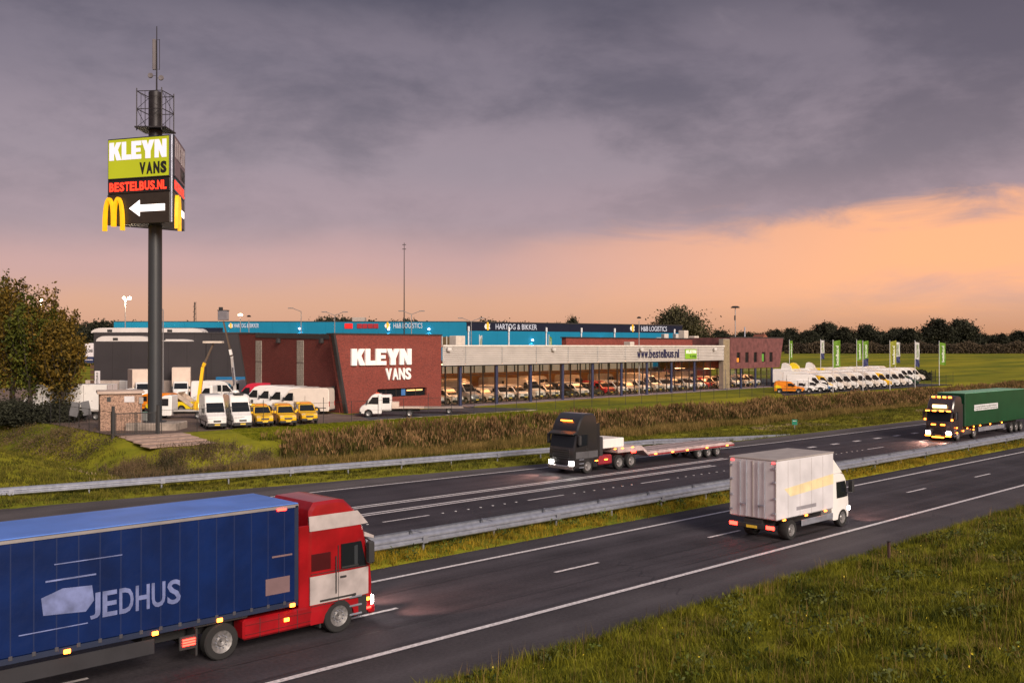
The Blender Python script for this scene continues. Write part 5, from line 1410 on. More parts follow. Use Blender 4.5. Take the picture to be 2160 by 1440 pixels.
# ================================================================== rows of vans on the right-hand lot
NY = -PI / 2
BLUEC = paint((.02, .10, .26), 'blue car paint'); DKG = paint((.008, .05, .02), 'dark green paint')
oc = place(van('low', ORG, two=None), 'orange small van with a yellow rear flank at the left end of the lot', 'van', at(1674, 829) + Vector((0, .7, 0)), NY + .5)
for s_ in (1, -1): MB().prism([(-2.1, .75), (-1.1, .75), (-1.25, 1.05), (-1.8, 1.25), (-2.15, 1.1)], *sorted((s_ * .9, s_ * .915))).build('yellow_flank', LEMON, oc)
for i, (px, py, m, lb) in enumerate(((1703, 828, VWHITE, 'small white van beside the orange van on the lot'), (1726, 826.5, VWHITE, 'small white van between another and a blue car'), (1751, 826, VWHITE, 'last small white van before the tall vans on the lot'))):
    place(van('low', m), lb, 'van', at(px, py) + Vector((0, 1.2, 0)), NY + .5, 'small vans on the lot')
place(van('low', BLUEC, full=False), 'blue small car half hidden among the small white vans', 'car', at(1735, 826.5) + Vector((.6, 1.5, 0)), NY + .5)
xs0 = at(1768, 828).x
for i in range(13):
    x = xs0 + i * 2.72; y = 80.2 + .12 * i
    if i in (1, 9):
        place(van('high', VWHITE, two=YEL), 'tall white van with yellow doors, %s yellow-nosed van in the front row' % ('left' if i == 1 else 'right'), 'van', (x, y, LOT), NY + .45, 'tall vans in the front row of the lot')
    else:
        place(van('high', [VWHITE, CREAM][i % 2]), 'tall %s van, %s from the left in the front row of the lot' % (['white', 'cream white'][i % 2], ordinal(i)), 'van', (x, y, LOT), NY + .45, 'tall vans in the front row of the lot')
place(van('low', DKG), 'dark green van at the far right end of the front row', 'van', (xs0 + 13 * 2.72 + 1, 81, LOT), NY + .25)
for i in range(17):
    place(van('high', [VWHITE, CREAM, VWHITE][i % 3], full=False), 'tall pale van, %s from the left in the second row of the lot' % ordinal(i), 'van', (155 + i * 2.9, 89.4 + .14 * i, LOT), NY + .45, 'tall vans in the second row of the lot')
for i in range(14):
    place(van('dome', [VWHITE, CREAM][i % 2] if i != 4 else LEMON, full=False), 'tall pale van, %s from the left in the third row of the lot' % ordinal(i) if i != 4 else 'yellow-roofed tall van in the third row of the lot', 'van', (165.5 + i * 3.1, 98.2 + .12 * i, LOT), NY + .4, 'tall vans in the third row of the lot')
for i, (k, m, c) in enumerate(((0, VWHITE, 'left white'), (1, LEMON, 'yellow'), (3, VWHITE, 'right white'))):
    r = thing('roof_spoiler', '%s rounded roof spoiler standing above the third row of vans' % c, 'roof spoiler', (165.5 + k * 3.1, 98.2 + .12 * k + .4, LOT + 2.86), NY + .4)
    MB().prism([(-.9, 0), (.9, 0), (.75, .5), (.2, 1.0), (-.3, 1.15), (-.7, 1.0)], -.85, .85).build('spoiler_shell', m, r)

# ================================================================== sign tower
def camframe(name, label, cat, p, group=None): return thing(name, label, cat, p, TH - PI / 2, group)


def sign_tower():
    base = at(327, 905)
    Tw = camframe('sign_tower', 'tall grey post carrying a lit three-sided roadside sign and antennas', 'sign tower', base)
    POST = mat('grey painted post', (.028, .032, .038), .45, var=.1, scale=.5)
    zb = base.z
    MB().lathe_z([(.58, .6), (.56, 17.5), (.52, 28.6)], 24).build('post', POST, Tw, True)
    MB().lathe_z([(.58, .6), (.95, .6), (.95, .72), (.6, .74)], 24).build('base_flange', POST, Tw)
    MB().lathe_z([(.505, 28.0), (.50, 28.6), (0, 28.62)], 24).build('post_cap', POST, Tw)
    MB().bbox(-1.95, 2.25, -1.5, 1.6, -.05, .62, .06).build('concrete_footing', CONC, Tw)
    R, L, T = Vector((2.5, -2.88, 0)), Vector((-3.74, -.73, 0)), Vector((1.24, 3.6, 0)); S = 6.6
    z0, z1, z2, z3 = 18.7 - zb, 21.25 - zb, 22.45 - zb, 25.9 - zb
    DARK = mat('sign casing', (.020, .022, .035), .4, .3); LIME = mat('lit lime panel', (.27, .30, .010), .5, var=.06, scale=.4, emit=.28, ecol=(.46, .50, .010))
    LED = mat('led panel', (.012, .010, .010), .3); BRN = mat('dark brown panel', (.024, .018, .014), .4, emit=.02)
    WHT = lamp_mat('lit white letters', (.66, .63, .74), .36); BLK = mat('black letters', (.01, .01, .01), .5); REDT = lamp_mat('red led letters', (1.0, .03, .012), 1.6); ARW = lamp_mat('lit white arrow', (1, .92, .88), 1.1)
    YELM = mat('lit yellow arches', (.75, .40, .008), .4, emit=.36, ecol=(1.0, .48, .008))
    cm = MB(); tri = [R * .985, L * .985, T * .985]
    cm.add([(p.x, p.y, z0 + .03) for p in tri] + [(p.x, p.y, z3 - .03) for p in tri], [(0, 1, 2), (5, 4, 3), (0, 3, 4, 1), (1, 4, 5, 2), (2, 5, 3, 0)])
    cm.build('casing', DARK, Tw)
    for k, (a, b) in enumerate(((L, R), (R, T), (T, L))):
        f = bpy.data.objects.new('sign_face', None); link(f, Tw); f.location = a; f.rotation_euler = (0, 0, math.atan2(b.y - a.y, b.x - a.x))
        MB().bbox(.08, S - .28, -.10, .02, z2 + .02, z3, .03).build('upper_panel_frame', DARK, f)
        MB().box(.16, S - .36, -.125, -.10, z2 + .12, z3 - .1).build('lime_panel', LIME if k != 1 else mat('unlit plum panel', (.16, .10, .11), .4, var=.2), f)
        MB().bbox(.08, S - .28, -.09, .02, z1 + .04, z2 - .04, .02).build('led_panel', LED, f)
        MB().bbox(.02, S - .28, -.09, .02, z0, z1 - .02, .03).build('arrow_panel', BRN, f)
        MB().bbox(S - .22, S - .04, -.12, .04, z0, z3, .03).build('corner_strip', mat('steel strip', (.30, .33, .42), .35, .6), f)
        kleyn(f, .28, -.128, z2 + 1.62, S - .85, 1.50, .03, WHT if k != 1 else mat('unlit letters', (.34, .30, .32), .5))
        letters('VANS', f, 3.35, -.128, z2 + .32, S - .55 - 3.35, 1.0, .02, BLK, .06)
        letters('BESTELBUS.NL', f, .25, -.092, z1 + .22, S - .85, .74, .012, REDT, .03)
        MB().prism([(2.3, z0 + 1.3), (3.35, z0 + 1.95), (3.35, z0 + 1.55), (S - .75, z0 + 1.55), (S - .75, z0 + 1.0), (3.35, z0 + 1.0), (3.35, z0 + .62)], -.13, -.09).build('arrow', ARW, f)
        if k == 2: continue
        m = MB(); hM = 2.8; zM = z0 - .52; n = 12      # the arches
        for cx in (.5, 1.44):
            po, pi_ = [], []
            for q in range(n + 1):
                t = PI - PI * q / n
                po.append((cx + .58 * math.cos(t), zM + (.35 if cx > 1 and q < 4 or cx < 1 and q > 8 else 0) * (1 - math.sin(t)) + hM * math.sin(t) ** .75))
                pi_.append((cx + .30 * math.cos(t), zM + (.35 if cx > 1 and q < 4 or cx < 1 and q > 8 else 0) * (1 - math.sin(t)) + (hM - .28) * math.sin(t) ** .7))
            for q in range(n):
                m.prism([po[q], po[q + 1], pi_[q + 1], pi_[q]], -.42 + (.003 if cx > 1 else 0), -.13 - (.003 if cx > 1 else 0))
        o = m.build('yellow_arches', YELM, f); o.location = (-.12, 0, 0)
    # cage, antenna mast
    CG = mat('dark cage steel', (.022, .020, .024), .5, .3)
    c0, c1 = 26.95 - zb, 29.95 - zb; q = 1.1; ang = math.radians(38); cage = bpy.data.objects.new('antenna_cage', None); link(cage, Tw)
    cor = [Vector((math.cos(ang + k * PI / 2) * q * 1.42, math.sin(ang + k * PI / 2) * q * 1.42, 0)) for k in range(4)]
    for k in range(4):
        a, b = cor[k], cor[(k + 1) % 4]; z_ = Vector((0, 0, 1))
        MB().bar(a + z_ * (c0 - .3), a + z_ * (c1 + .25), .045).build('cage_post', CG, cage)
        for zz_ in (c0, (c0 + c1) / 2, c1): MB().bar(a + z_ * zz_, b + z_ * zz_, .04, 4).build('cage_rail', CG, cage)
        for t_ in (1 / 3, 2 / 3): MB().bar(a.lerp(b, t_) + z_ * c0, a.lerp(b, t_) + z_ * c1, .022, 4).build('cage_bar', CG, cage)
        MB().bar(a + z_ * c0, b + z_ * ((c0 + c1) / 2), .022, 4).build('cage_brace', CG, cage); MB().bar(b + z_ * ((c0 + c1) / 2), a + z_ * c1, .022, 4).build('cage_brace', CG, cage)
    MB().prism([(-1.3, c0 - .12), (1.3, c0 - .12), (1.3, c0), (-1.3, c0)], -1.3, 1.3).build('cage_floor', CG, cage)
    MB().lathe_z([(.56, c0 - .6), (.56, c1 + .12), (0, c1 + .14)], 16).build('cage_core', CG, cage, True)
    mast = MB().bar((.1, 0, c1), (.1, 0, 35.7 - zb), .07, 8, .035).build('antenna_mast', CG, Tw)
    MB().bbox(-.25, .02, -.1, .12, 32.0 - zb, 34.6 - zb, .03).build('panel_antenna', mat('grey antenna', (.13, .12, .13), .5), mast)
    MB().bar((.34, 0, 32.0 - zb), (.34, 0, 34.6 - zb), .025, 5).build('side_rod', CG, mast)
    for zz_ in (32.05, 34.55): MB().bar((.1, 0, zz_ - zb), (.34, 0, zz_ - zb), .02, 4).build('rod_arm', CG, mast)
    for x, zz_ in ((-.4, 31.5), (.5, 31.3)):
        MB().bar((.1, 0, zz_ - zb), (x, 0, zz_ - zb), .02, 4).build('dish_arm', CG, mast); MB().lathe_y([(0, -.1), (.2, -.12), (.24, -.02), (.2, .06), (0, .1)], 14, (x, -.05, zz_ - zb)).build('dish', mat('grey antenna', (.13, .12, .13), .5), mast, True)


sign_tower()

# ================================================================== gravel-clad hut, fence, gate
hut = thing('substation_hut', 'small gravel-clad hut with a flat roof beside the sign post', 'hut', at(252, 906), TH - PI / 2 + .42)
HG = mat('pebble render', (.30, .19, .14), .9, var=.55, scale=9, bump=.6, bscale=14, detail=6)
MB().box(-1.55, 1.75, -.7, 2.6, 0, 3.05).build('hut_wall', HG, hut); MB().bbox(-1.75, 1.95, -.9, 2.8, 3.05, 3.28, .03).build('hut_roof', mat('hut roof', (.44, .34, .29), .8), hut)
MB().box(.35, 1.15, -.73, -.70, 2.35, 2.85).build('vent_plate', mat('pale plate', (.5, .48, .5), .5), hut); MB().bbox(1.5, 1.85, -.86, -.72, 2.2, 2.75, .02).build('meter_box', mat('dull box', (.27, .25, .24), .6), hut)
MB().bar((1.68, -.79, 0), (1.68, -.79, 2.2), .035).build('cable_pipe', STEEL, hut); MB().box(-1.0, -.7, -.73, -.70, 2.4, 2.8).build('grille', TRIM, hut)
cab_ = thing('utility_cabinet', 'pale green-topped utility cabinet behind the gate', 'cabinet', at(299, 895), TH - PI / 2)
MB().bbox(-.85, .85, -.3, .3, 0, 1.05, .02).build('cabinet_body', mat('pale cabinet', (.45, .47, .46), .5), cab_); MB().bbox(-.9, .9, -.36, .36, 1.05, 1.15, .03).build('cabinet_lid', mat('green lid', (.12, .30, .22), .5), cab_)


def fence(label, pts, hgt=1.95, wires=(.1, 1.0, 1.9), r=.028):
    f = thing('wire_fence', label, 'fence', (pts[0].x, pts[0].y, pts[0].z))
    o = pts[0]
    for i, p in enumerate(pts):
        q = p - o; MB().bar(q + Vector((0, 0, -.3)), q + Vector((0, 0, hgt + (.45 if i % 2 else .0))), r, 6).build('post', BLACK, f)
        if i < len(pts) - 1:
            n = pts[i + 1] - o
            for w in wires: MB().bar(q + Vector((0, 0, w)), n + Vector((0, 0, w)), .011 if w < hgt - .1 else .02, 4).build('wire', BLACK, f)
            me = MB(); k_ = 22   # woven mesh between the posts
            for j in range(1, k_): a = q.lerp(n, j / k_); me.bar(a + Vector((0, 0, .1)), a + Vector((0, 0, 1.9)), .0022, 3)
            me.build('mesh_panel', BLACK, f)


fence('thin black wire fence running along the lawn in front of the showroom', [Vector((35.0 + 3.05 * k, 77.15, LOT)) for k in range(34)])
fence('thin black wire fence in front of the rows of white vans', [Vector((138.5 + 3.05 * k, 75.6, LOT)) for k in range(16)])
fence('thin black wire fence running back from the gate at the left', [Vector((31.2 + .14 * k, 77.7 + 2.6 * k, LOT)) for k in range(12)])
gate = thing('yard_gate', 'black barred double gate in front of the sign post', 'gate', at(239, 920), 0)
g0 = at(239, 920); g1 = at(334, 915.5); gv = g1 - g0; gd = gv.normalized(); gate.rotation_euler = (0, 0, math.atan2(gv.y, gv.x)); GL = gv.length
for x in (0, GL): MB().bbox(x - .11, x + .11, -.11, .11, -.2, 2.35, .02).build('gate_post', BLACK, gate)
for a, b in ((.14, GL / 2 - .03), (GL / 2 + .03, GL - .14)):
    lf = bpy.data.objects.new('gate_leaf', None); link(lf, gate)
    for z in (.12, 1.72): MB().box(a, b, -.03, .03, z, z + .07).build('gate_rail', BLACK, lf)
    for x in (a, b - .06): MB().box(x, x + .06, -.035, .035, .1, 1.85).build('gate_stile', BLACK, lf)
    n = 13
    for k in range(1, n): x = a + (b - a) * k / n; MB().bar((x, 0, .15), (x, 0, 1.75), .016, 5).build('gate_bar', BLACK, lf)
for i, (px, lb) in enumerate(((630, 'left'), (712, 'right'))):
    pass
for i, (px, py, an, lb) in enumerate(((158, 893, .25, 'left'), (182, 890, -.2, 'right'))):
    b_ = thing('notice_board', 'tilted grey notice board on the fence, %s of the two' % lb, 'board', at(px, py) + Vector((0, 0, 0)), TH - PI / 2 + .2)
    MB().bar((0, 0, 0), (0, 0, 1.4), .03).build('stake', BLACK, b_); o = MB().bbox(-.38, .38, -.03, .0, -.65, .65, .01).build('board', mat('grey board', (.12, .12, .13), .5), b_); o.location = (0, -.05, 1.3); o.rotation_euler = (0, an, 0)

# ================================================================== dark hall at the left and blue warehouse behind
DARKW = mat('dark cladding', (.030, .026, .030), .55, var=.12, scale=.3)
hp = atZ(185, 820, 140); hall = camframe('dark_hall', 'dark grey flat-roofed hall behind the sign post with white barrel rooflights', 'building', Vector((hp.x, hp.y, LOT)))
pxm = lambda px, Z: (px - 185) / F * Z
Wm = pxm(508, 140)
for k in range(9): MB().box(Wm * k / 9 + .012, Wm * (k + 1) / 9 - .012, 2.0, 2.3, 0, 8.9).build('cladding_panel', DARKW, hall)
MB().box(0, Wm, 2.05, 22, .05, 8.85).build('hall_body', DARKW, hall); MB().box(-.1, Wm + .1, 1.9, 22.1, 8.9, 9.05).build('roof_edge', mat('roof edge', (.05, .045, .05), .5), hall)
for k in range(6): MB().box(pxm(198, 138) + k * 2.62 + .01, pxm(198, 138) + (k + 1) * 2.62 - .01, 0, .3, 0, 7.75).build('front_panel', DARKW, hall)
MB().box(pxm(198, 138), pxm(430, 138), .05, 2.0, .03, 7.7).build('front_block', DARKW, hall)
BARREL = mat('white rooflight', (.60, .56, .55), .5, var=.06, scale=.5)


def barrel(px0, px1, z0, y, hh, sub):
    n = 14; x0, x1 = pxm(px0, 140), pxm(px1, 140); o = MB(); pr = [(x0 + (x1 - x0) * (.5 - .5 * math.cos(PI * k / n)), z0 + hh * min(1, 1.5 * math.sin(PI * k / n)) ** .8) for k in range(n + 1)]
    o.prism(pr, y, y + 3); o = o.build('barrel_rooflight', BARREL, hall); MB().box(x0 + 2.4, x0 + 3.1, y - .06, y, z0 + .15, z0 + .5).build('vent', TRIM, o)


barrel(200, 312, 7.75, .4, .75, 0); barrel(300, 400, 7.75, .5, .3, 0); barrel(160, 310, 9.0, 5, .75, 0); barrel(290, 402, 9.0, 5.2, .7, 0)
MB().box(pxm(180, 138), pxm(198, 138), -.2, .02, 5.6, 7.5).build('white_banner', mat('white banner', (.62, .58, .60), .6, emit=.05), hall); MB().box(pxm(180, 138), pxm(198, 138), -.21, .01, 4.7, 5.6).build('navy_banner', mat('navy banner', (.02, .03, .09), .5), hall)
tx = bpy.data.objects.new('banner_lettering', text_mesh('BE-Combi', 1.05, .55, .01, mat('black letters', (.01, .01, .01), .5), .03)); link(tx, hall); tx.location = (pxm(181, 138), -.21, 6.2)
MB().box(pxm(181, 138), pxm(197, 138), -.222, -.21, 5.1, 5.22).build('white_band', WHITE, hall)
MB().box(pxm(201, 138), pxm(212, 138), -.12, -.02, 1.3, 3.6).build('white_pillar_sign', mat('white banner', (.62, .58, .60), .6, emit=.05), hall)
tx = bpy.data.objects.new('pillar_lettering', text_mesh('BESTELBUS', 1.9, .3, .01, mat('black letters', (.01, .01, .01), .5), .02)); link(tx, hall); tx.location = (pxm(208.5, 138), -.13, 1.5); tx.rotation_euler = (0, -PI / 2, 0)
for k in range(5): MB().box(pxm(191, 138), pxm(199, 138), -.06, .0, 1.0 + k * .72, 1.55 + k * .72).build('stair_window', mat('dim amber window', (.10, .06, .04), .3), hall)

BLU = mat('blue cladding', (.004, .165, .30), .65, var=.08, scale=.25, spec=.2); NAVY = mat('navy cladding', (.007, .009, .024), .7, var=.1, spec=.2); DOWN = mat('white downpipe', (.62, .62, .65), .4)
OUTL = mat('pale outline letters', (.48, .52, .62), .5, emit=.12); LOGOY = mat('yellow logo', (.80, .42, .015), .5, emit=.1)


def logo(parent, x, z, h):
    l = bpy.data.objects.new('logo', None); link(l, parent)
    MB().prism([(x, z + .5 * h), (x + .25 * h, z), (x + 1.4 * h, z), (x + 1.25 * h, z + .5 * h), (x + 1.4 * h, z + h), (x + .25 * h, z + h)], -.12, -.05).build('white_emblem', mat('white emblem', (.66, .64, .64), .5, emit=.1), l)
    MB().prism([(x + .62 * h, z - .25 * h), (x + 1.0 * h, z - .25 * h), (x + 1.0 * h, z + .55 * h), (x + 1.12 * h, z + .55 * h), (x + .9 * h, z + 1.35 * h), (x + .55 * h, z + 1.35 * h), (x + .55 * h, z + .3 * h), (x + .62 * h, z + .3 * h)], -.2, -.12).build('yellow_emblem', LOGOY, l)


def words(parent, s, x, z, w, h, m=None):
    o = bpy.data.objects.new('lettering', text_mesh(s, w, h, .05, m or OUTL, .0)); link(o, parent); o.location = (x, -.05, z)


def wall_light(parent, x, z, y=-.35, e=60):
    l = MB().lathe_z([(0, .14), (.16, .1), (.2, -.02), (.12, -.12), (0, -.14)], 12, (x, y, z)).build('wall_lamp', lamp_mat('cool wall lamp', (.92, .86, 1.0), 5), parent)
    ld = bpy.data.lights.new('wall_lamp_light', 'SPOT'); ld.energy = e; ld.color = (.95, .92, 1.0); ld.spot_size = 1.7; ld.shadow_soft_size = .12
    lo = link(bpy.data.objects.new('wall_lamp_light', ld), l); lo.location = (x, y, z - .2)


ZB = 168.0; bp = atZ(240, 800, ZB); wh1 = camframe('blue_warehouse', 'long bright blue warehouse wall behind the brick building at the left', 'building', Vector((bp.x, bp.y, LOT)))
bx = lambda px: (px - 240) / F * ZB
bz = lambda py: EYE - (py - HZ) / F * ZB - LOT
W1 = bx(984)
for k in range(20): MB().box(W1 * k / 20 + .006, W1 * (k + 1) / 20 - .006, 0, .3, 0, bz(678.5)).build('cladding_panel', BLU, wh1)
MB().box(0, W1, .05, 30, .0, bz(678.5) - .05).build('warehouse_body', NAVY, wh1); MB().box(-.1, W1 + .1, -.08, .3, bz(678.5), bz(677.3)).build('roof_edge', DKTRIM, wh1)
MB().box(0, bx(470), -.06, -.01, bz(704), bz(691)).build('navy_band', NAVY, wh1)
logo(wh1, bx(482), bz(690.5), .55); words(wh1, 'HARTOG & BIKKER', bx(494), bz(691), bx(546) - bx(494), .7)
logo(wh1, bx(811), bz(691.5), .72); words(wh1, 'H&B LOGISTICS', bx(830), bz(692), bx(891) - bx(830), .85)
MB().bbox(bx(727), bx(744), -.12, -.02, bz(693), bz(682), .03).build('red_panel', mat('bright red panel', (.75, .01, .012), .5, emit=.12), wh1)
for k in range(4): a = bx(753) + k * (bx(799) - bx(753)) / 4; MB().bbox(a, a + (bx(799) - bx(753)) / 4 - .08, -.12, -.02, bz(692.5), bz(682.5), .02).build('dark_red_panel', mat('dark red panel', (.30, .012, .025), .5), wh1)
for px, py in ((633, 693), (820, 694.5), (905, 694)): wall_light(wh1, bx(px), bz(py))
for k in range(5):
    a = bx(933) + k * (bx(980) - bx(933)) / 5; w_ = (bx(980) - bx(933)) / 5
    p = MB().box(a + .08, a + w_ - .08, -.06, -.01, bz(728), bz(710)).build('window', mat('brownish pane', (.10, .07, .04), .15), wh1); MB().box(a - .08, a + .08, -.1, .0, bz(728), bz(709)).build('window_frame', mat('pale frame', (.45, .42, .38), .5), p)
# right-hand part, receding along the motorway
q0 = atZ(984, 800, ZB); ra = math.radians(-8.9); wh2 = thing('blue_warehouse', 'blue warehouse with a navy top band and white downpipes behind the silver fascia', 'building', Vector((q0.x, q0.y, LOT)), ra)


def wx(px, py):   # along / height on that receding wall
    d = pdir(px); e = (math.cos(ra), math.sin(ra)); n = (-e[1], e[0]); t = (q0.x * n[0] + q0.y * n[1]) / (d[0] * n[0] + d[1] * n[1])
    return (d[0] * t - q0.x) * e[0] + (d[1] * t - q0.y) * e[1], EYE - (py - HZ) / F * t - LOT


W2 = wx(1439, 700)[0]; ht = wx(984, 679.5)[1]; hn = wx(984, 697.5)[1]
nb = 16
for k in range(nb):
    MB().box(W2 * k / nb + .006, W2 * (k + 1) / nb - .006, 0, .3, 0, hn).build('cladding_panel', BLU, wh2); MB().box(W2 * k / nb + .006, W2 * (k + 1) / nb - .006, -.04, .3, hn + .02, ht).build('band_panel', NAVY, wh2)
MB().box(.02, W2 - .02, .05, 30, 0, ht - .05).build('warehouse_body', BLU, wh2); MB().box(-.1, W2 + .1, -.12, .3, ht, ht + .16).build('roof_edge', DKTRIM, wh2)
for a, b, s in ((1045, 1132, 'HARTOG & BIKKER'), (1352, 1406, 'H&B LOGISTICS')):
    x0, x1 = wx(a, 690)[0], wx(b, 690)[0]; words(wh2, s, x0, hn + .3, x1 - x0, .95); logo(wh2, wx(a - 24, 690)[0], hn + .35, .85)
for px in (987, 1072, 1151, 1225, 1295, 1421):
    x, z = wx(px, 690); o = MB().box(x - .1, x + .1, -.25, -.05, 0, hn - .15).build('downpipe', DOWN, wh2); MB().bbox(x - .16, x + .16, -.35, -.05, hn - .1, hn + .75, .03).build('pipe_head', DOWN, o)
for px in (1121, 1268): x, z = wx(px, 717); wall_light(wh2, x, z, e=90)
x, z = wx(1391, 712); MB().bbox(x - 1, x + 1, -.3, -.02, hn - 2.6, hn - .9, .03).build('wall_unit', mat('pale wall unit', (.50, .46, .44), .6), wh2)
for px in (1356, 1380): x, z = wx(px, 705); MB().bbox(x - .55, x + .55, -6.5, -5.6, 5.6, 9.4, .05).build('white_duct', mat('pale wall unit', (.50, .46, .44), .6), wh2)
x = bx(750); rp = MB().bbox(x - 1.1, x + 1.1, 3, 5, bz(678), bz(668), .05).build('roof_unit', mat('grey roof unit', (.36, .32, .29), .6), wh1)

# ================================================================== lamps, masts, flags
GALV = mat('lamp post steel', (.30, .29, .30), .4, .5)
LIT = lamp_mat('lit street lamp', (1.0, .74, .45), 30)


def lamp_post(label, px, ytop, Z, arms, lit=False, e=0, ybase=None):
    top = atZ(px, ytop, Z); r = camframe('street_lamp', label, 'street lamp', Vector((top.x, top.y, LOT)))
    h = top.z - LOT
    MB().bar((0, 0, 0), (0, 0, h - .45), .11, 8, .06).build('post', GALV, r)
    for s in arms:
        MB().bar((0, 0, h - .5), (s * 1.3, 0, h), .045, 6).build('arm', GALV, r)
        l = MB().bbox(*sorted((s * 1.2, s * 2.0)), -.16, .16, h - .05, h + .08, .03).build('lamp_head', GALV if not lit else LIT, r)
        if lit:
            MB().lathe_z([(0, -.24), (.2, -.14), (.24, 0), (.2, .14), (0, .24)], 12, (s * 1.55, -.1, h - .05)).build('lamp_globe', LIT, l, True)
            if e:
                d = bpy.data.lights.new('street_lamp_light', 'POINT'); d.energy = e; d.color = (1, .78, .5); d.shadow_soft_size = .3
                link(bpy.data.objects.new('street_lamp_light', d), l).location = (s * 1.55, -.1, h - .5)
    if not arms:
        l = MB().lathe_z([(0, -.12), (.3, -.08), (.34, .02), (.15, .16), (0, .18)], 12, (0, 0, h)).build('lamp_head', LIT if lit else BLACK, r, True)
    return r


lamp_post('lit floodlight on a tall post left of the sign post', 264, 628, 156, (-.1, .45), True, 900)
lamp_post('lit street lamp glowing through the trees at the left', 86, 632, 150, (.0,), True, 900)
lamp_post('lit lamp post just left of the leaning brick wall', 507, 664, 150, (), True, 300)
lamp_post('unlit lamp post right of a lit one above the brick wall', 525, 667, 150, ())
lamp_post('slim lamp post with one arm above the brick wing', 635, 650, 152, (-1,))
lamp_post('twin-armed lamp post above the brick wing', 706, 658, 152, (-1, 1))
lamp_post('twin-armed lamp post beside the tall thin mast', 868, 656, 152, (-1, 1))
lamp_post('twin-armed lamp post in front of the navy band', 994, 671, 150, (-1, 1))
lamp_post('slim lamp post just right of the sign post', 344, 645, 120, (-.4,))
lamp_post('small lamp on a stand above the right end of the roof', 1348, 670, 146, ())
p = atZ(1551, 648, 186); dl = camframe('mast_light', 'tall lamp post with a flat dark disc head behind the brick tower', 'street lamp', Vector((p.x, p.y, LOT)))
MB().bar((0, 0, 0), (0, 0, p.z - LOT), .14, 8, .08).build('post', GALV, dl); MB().lathe_z([(0, .25), (.5, .22), (.85, 0), (.8, -.12), (0, -.1)], 16, (0, 0, p.z - LOT)).build('disc_head', BLACK, dl, True); MB().bbox(-.2, .05, -.1, .1, (p.z - LOT) * .83, (p.z - LOT) * .83 + .9, .03).build('switch_box', BLACK, dl)
p = atZ(852.5, 512, 158); ms = camframe('radio_mast', 'very tall thin radio mast rising behind the brick gable', 'mast', Vector((p.x, p.y, LOT))); MB().bar((0, 0, 0), (0, 0, p.z - LOT), .15, 6, .05).build('mast_pole', BLACK, ms)
for dz in (.3, 1.0): MB().bar((-.3, 0, p.z - LOT - dz), (.3, 0, p.z - LOT - dz), .05, 5).build('cross_arm', BLACK, ms)
p = atZ(411, 637, 320); lm = camframe('lattice_mast', 'distant lattice mast above the blue warehouse', 'mast', Vector((p.x, p.y, 3)))
hh = p.z - 3
for a in (0, 2.09, 4.19): MB().bar((math.cos(a) * .7, math.sin(a) * .7, 0), (math.cos(a) * .25, math.sin(a) * .25, hh), .09, 4).build('leg', BLACK, lm)
for k in range(12): MB().bar((-.6, 0, hh * k / 12), (.45, 0, hh * (k + 1) / 12), .06, 4).build('brace', BLACK, lm)

LIMEF = mat('lime flag cloth', (.14, .30, .015), .7, var=.12, trans=.3); NAVF = mat('navy flag cloth', (.015, .02, .09), .7); OLIV = mat('yellow-green flag cloth', (.30, .31, .025), .7, trans=.3); PALEF = mat('white flag cloth', (.62, .62, .60), .7, trans=.3)
FW_ = mat('white flag print', (.75, .78, .7), .6)


def flag(label, px, ytop, ybot, Z, fw, m, text, low=None, yfoot=None):
    fw *= .5; tp = atZ(px, ytop, Z); r = camframe('flag_pole', label, 'flag', Vector((tp.x, tp.y, LOT)), 'advertising flags on the lot'); h = tp.z - LOT; hb = EYE - (ybot - HZ) / F * Z - LOT
    MB().bar((0, 0, -.2), (0, 0, h + .1), .055, 8, .04).build('pole', DOWN, r); MB().lathe_z([(0, -.06), (.07, 0), (0, .08)], 8, (0, 0, h + .12)).build('finial', DOWN, r)
    def cloth(z0, z1, mm, nm):
        mb = MB(); n, k = 6, 8
        for i in range(n + 1):
            for j in range(k + 1):
                x = .06 + fw * i / n; z = z0 + (z1 - z0) * j / k
                mb.v.append((x, .09 * math.sin(i * 1.3 + j * .8 + px) * i / n, z - .25 * (i / n) * math.sin(px)))
        mb.f = [(i * (k + 1) + j, (i + 1) * (k + 1) + j, (i + 1) * (k + 1) + j + 1, i * (k + 1) + j + 1) for i in range(n) for j in range(k)]
        return mb.build(nm, mm, r, True)
    split = hb + (h - hb) * .3 if low else hb
    c = cloth(split, h - .05, m, 'flag_cloth')
    if low: cloth(hb, split - .02, low, 'navy_flag_end')
    t = bpy.data.objects.new('flag_lettering', text_mesh(text, (h - split) * .72, fw * .42, .004, FW_ if m is not PALEF else mat('lime flag cloth', (.3, .5, .03)), .01)); link(t, c)
    t.location = (.06 + fw * .72, -.16, split + (h - split) * .1); t.rotation_euler = (0, -PI / 2, 0)


Zf = lambda py: F * (EYE - LOT) / (py - HZ)
flag('lime flag reading bestelbus.nl left of the rows of vans', 1665, 718, 757, 190, 1.1, LIMEF, 'bestelbus.nl')
flag('white and navy flag, first of its kind from the left', 1731, 717, 757, 190, 1.3, PALEF, 'KLEYN VANS', NAVF)
flag('large lime flag reading bestelbus.nl among the small vans', 1757, 719, 776, 152, 2.1, LIMEF, 'bestelbus.nl')
flag('lime flag reading bestelbus.nl above the middle of the rows', 1807, 718, 761, 185, 1.7, LIMEF, 'bestelbus.nl')
flag('lime and navy flag in front of the tall vans', 1820, 720, 774, 158, 1.6, LIMEF, 'KLEYN VANS', NAVF)
flag('yellowish flag with white lettering left of a pale one', 1877, 720, 773, 162, 2.0, OLIV, 'bestelbus.nl')
flag('white and navy flag right of the yellowish flag', 1888, 721, 765, 184, 1.7, PALEF, 'KLEYN VANS', NAVF)
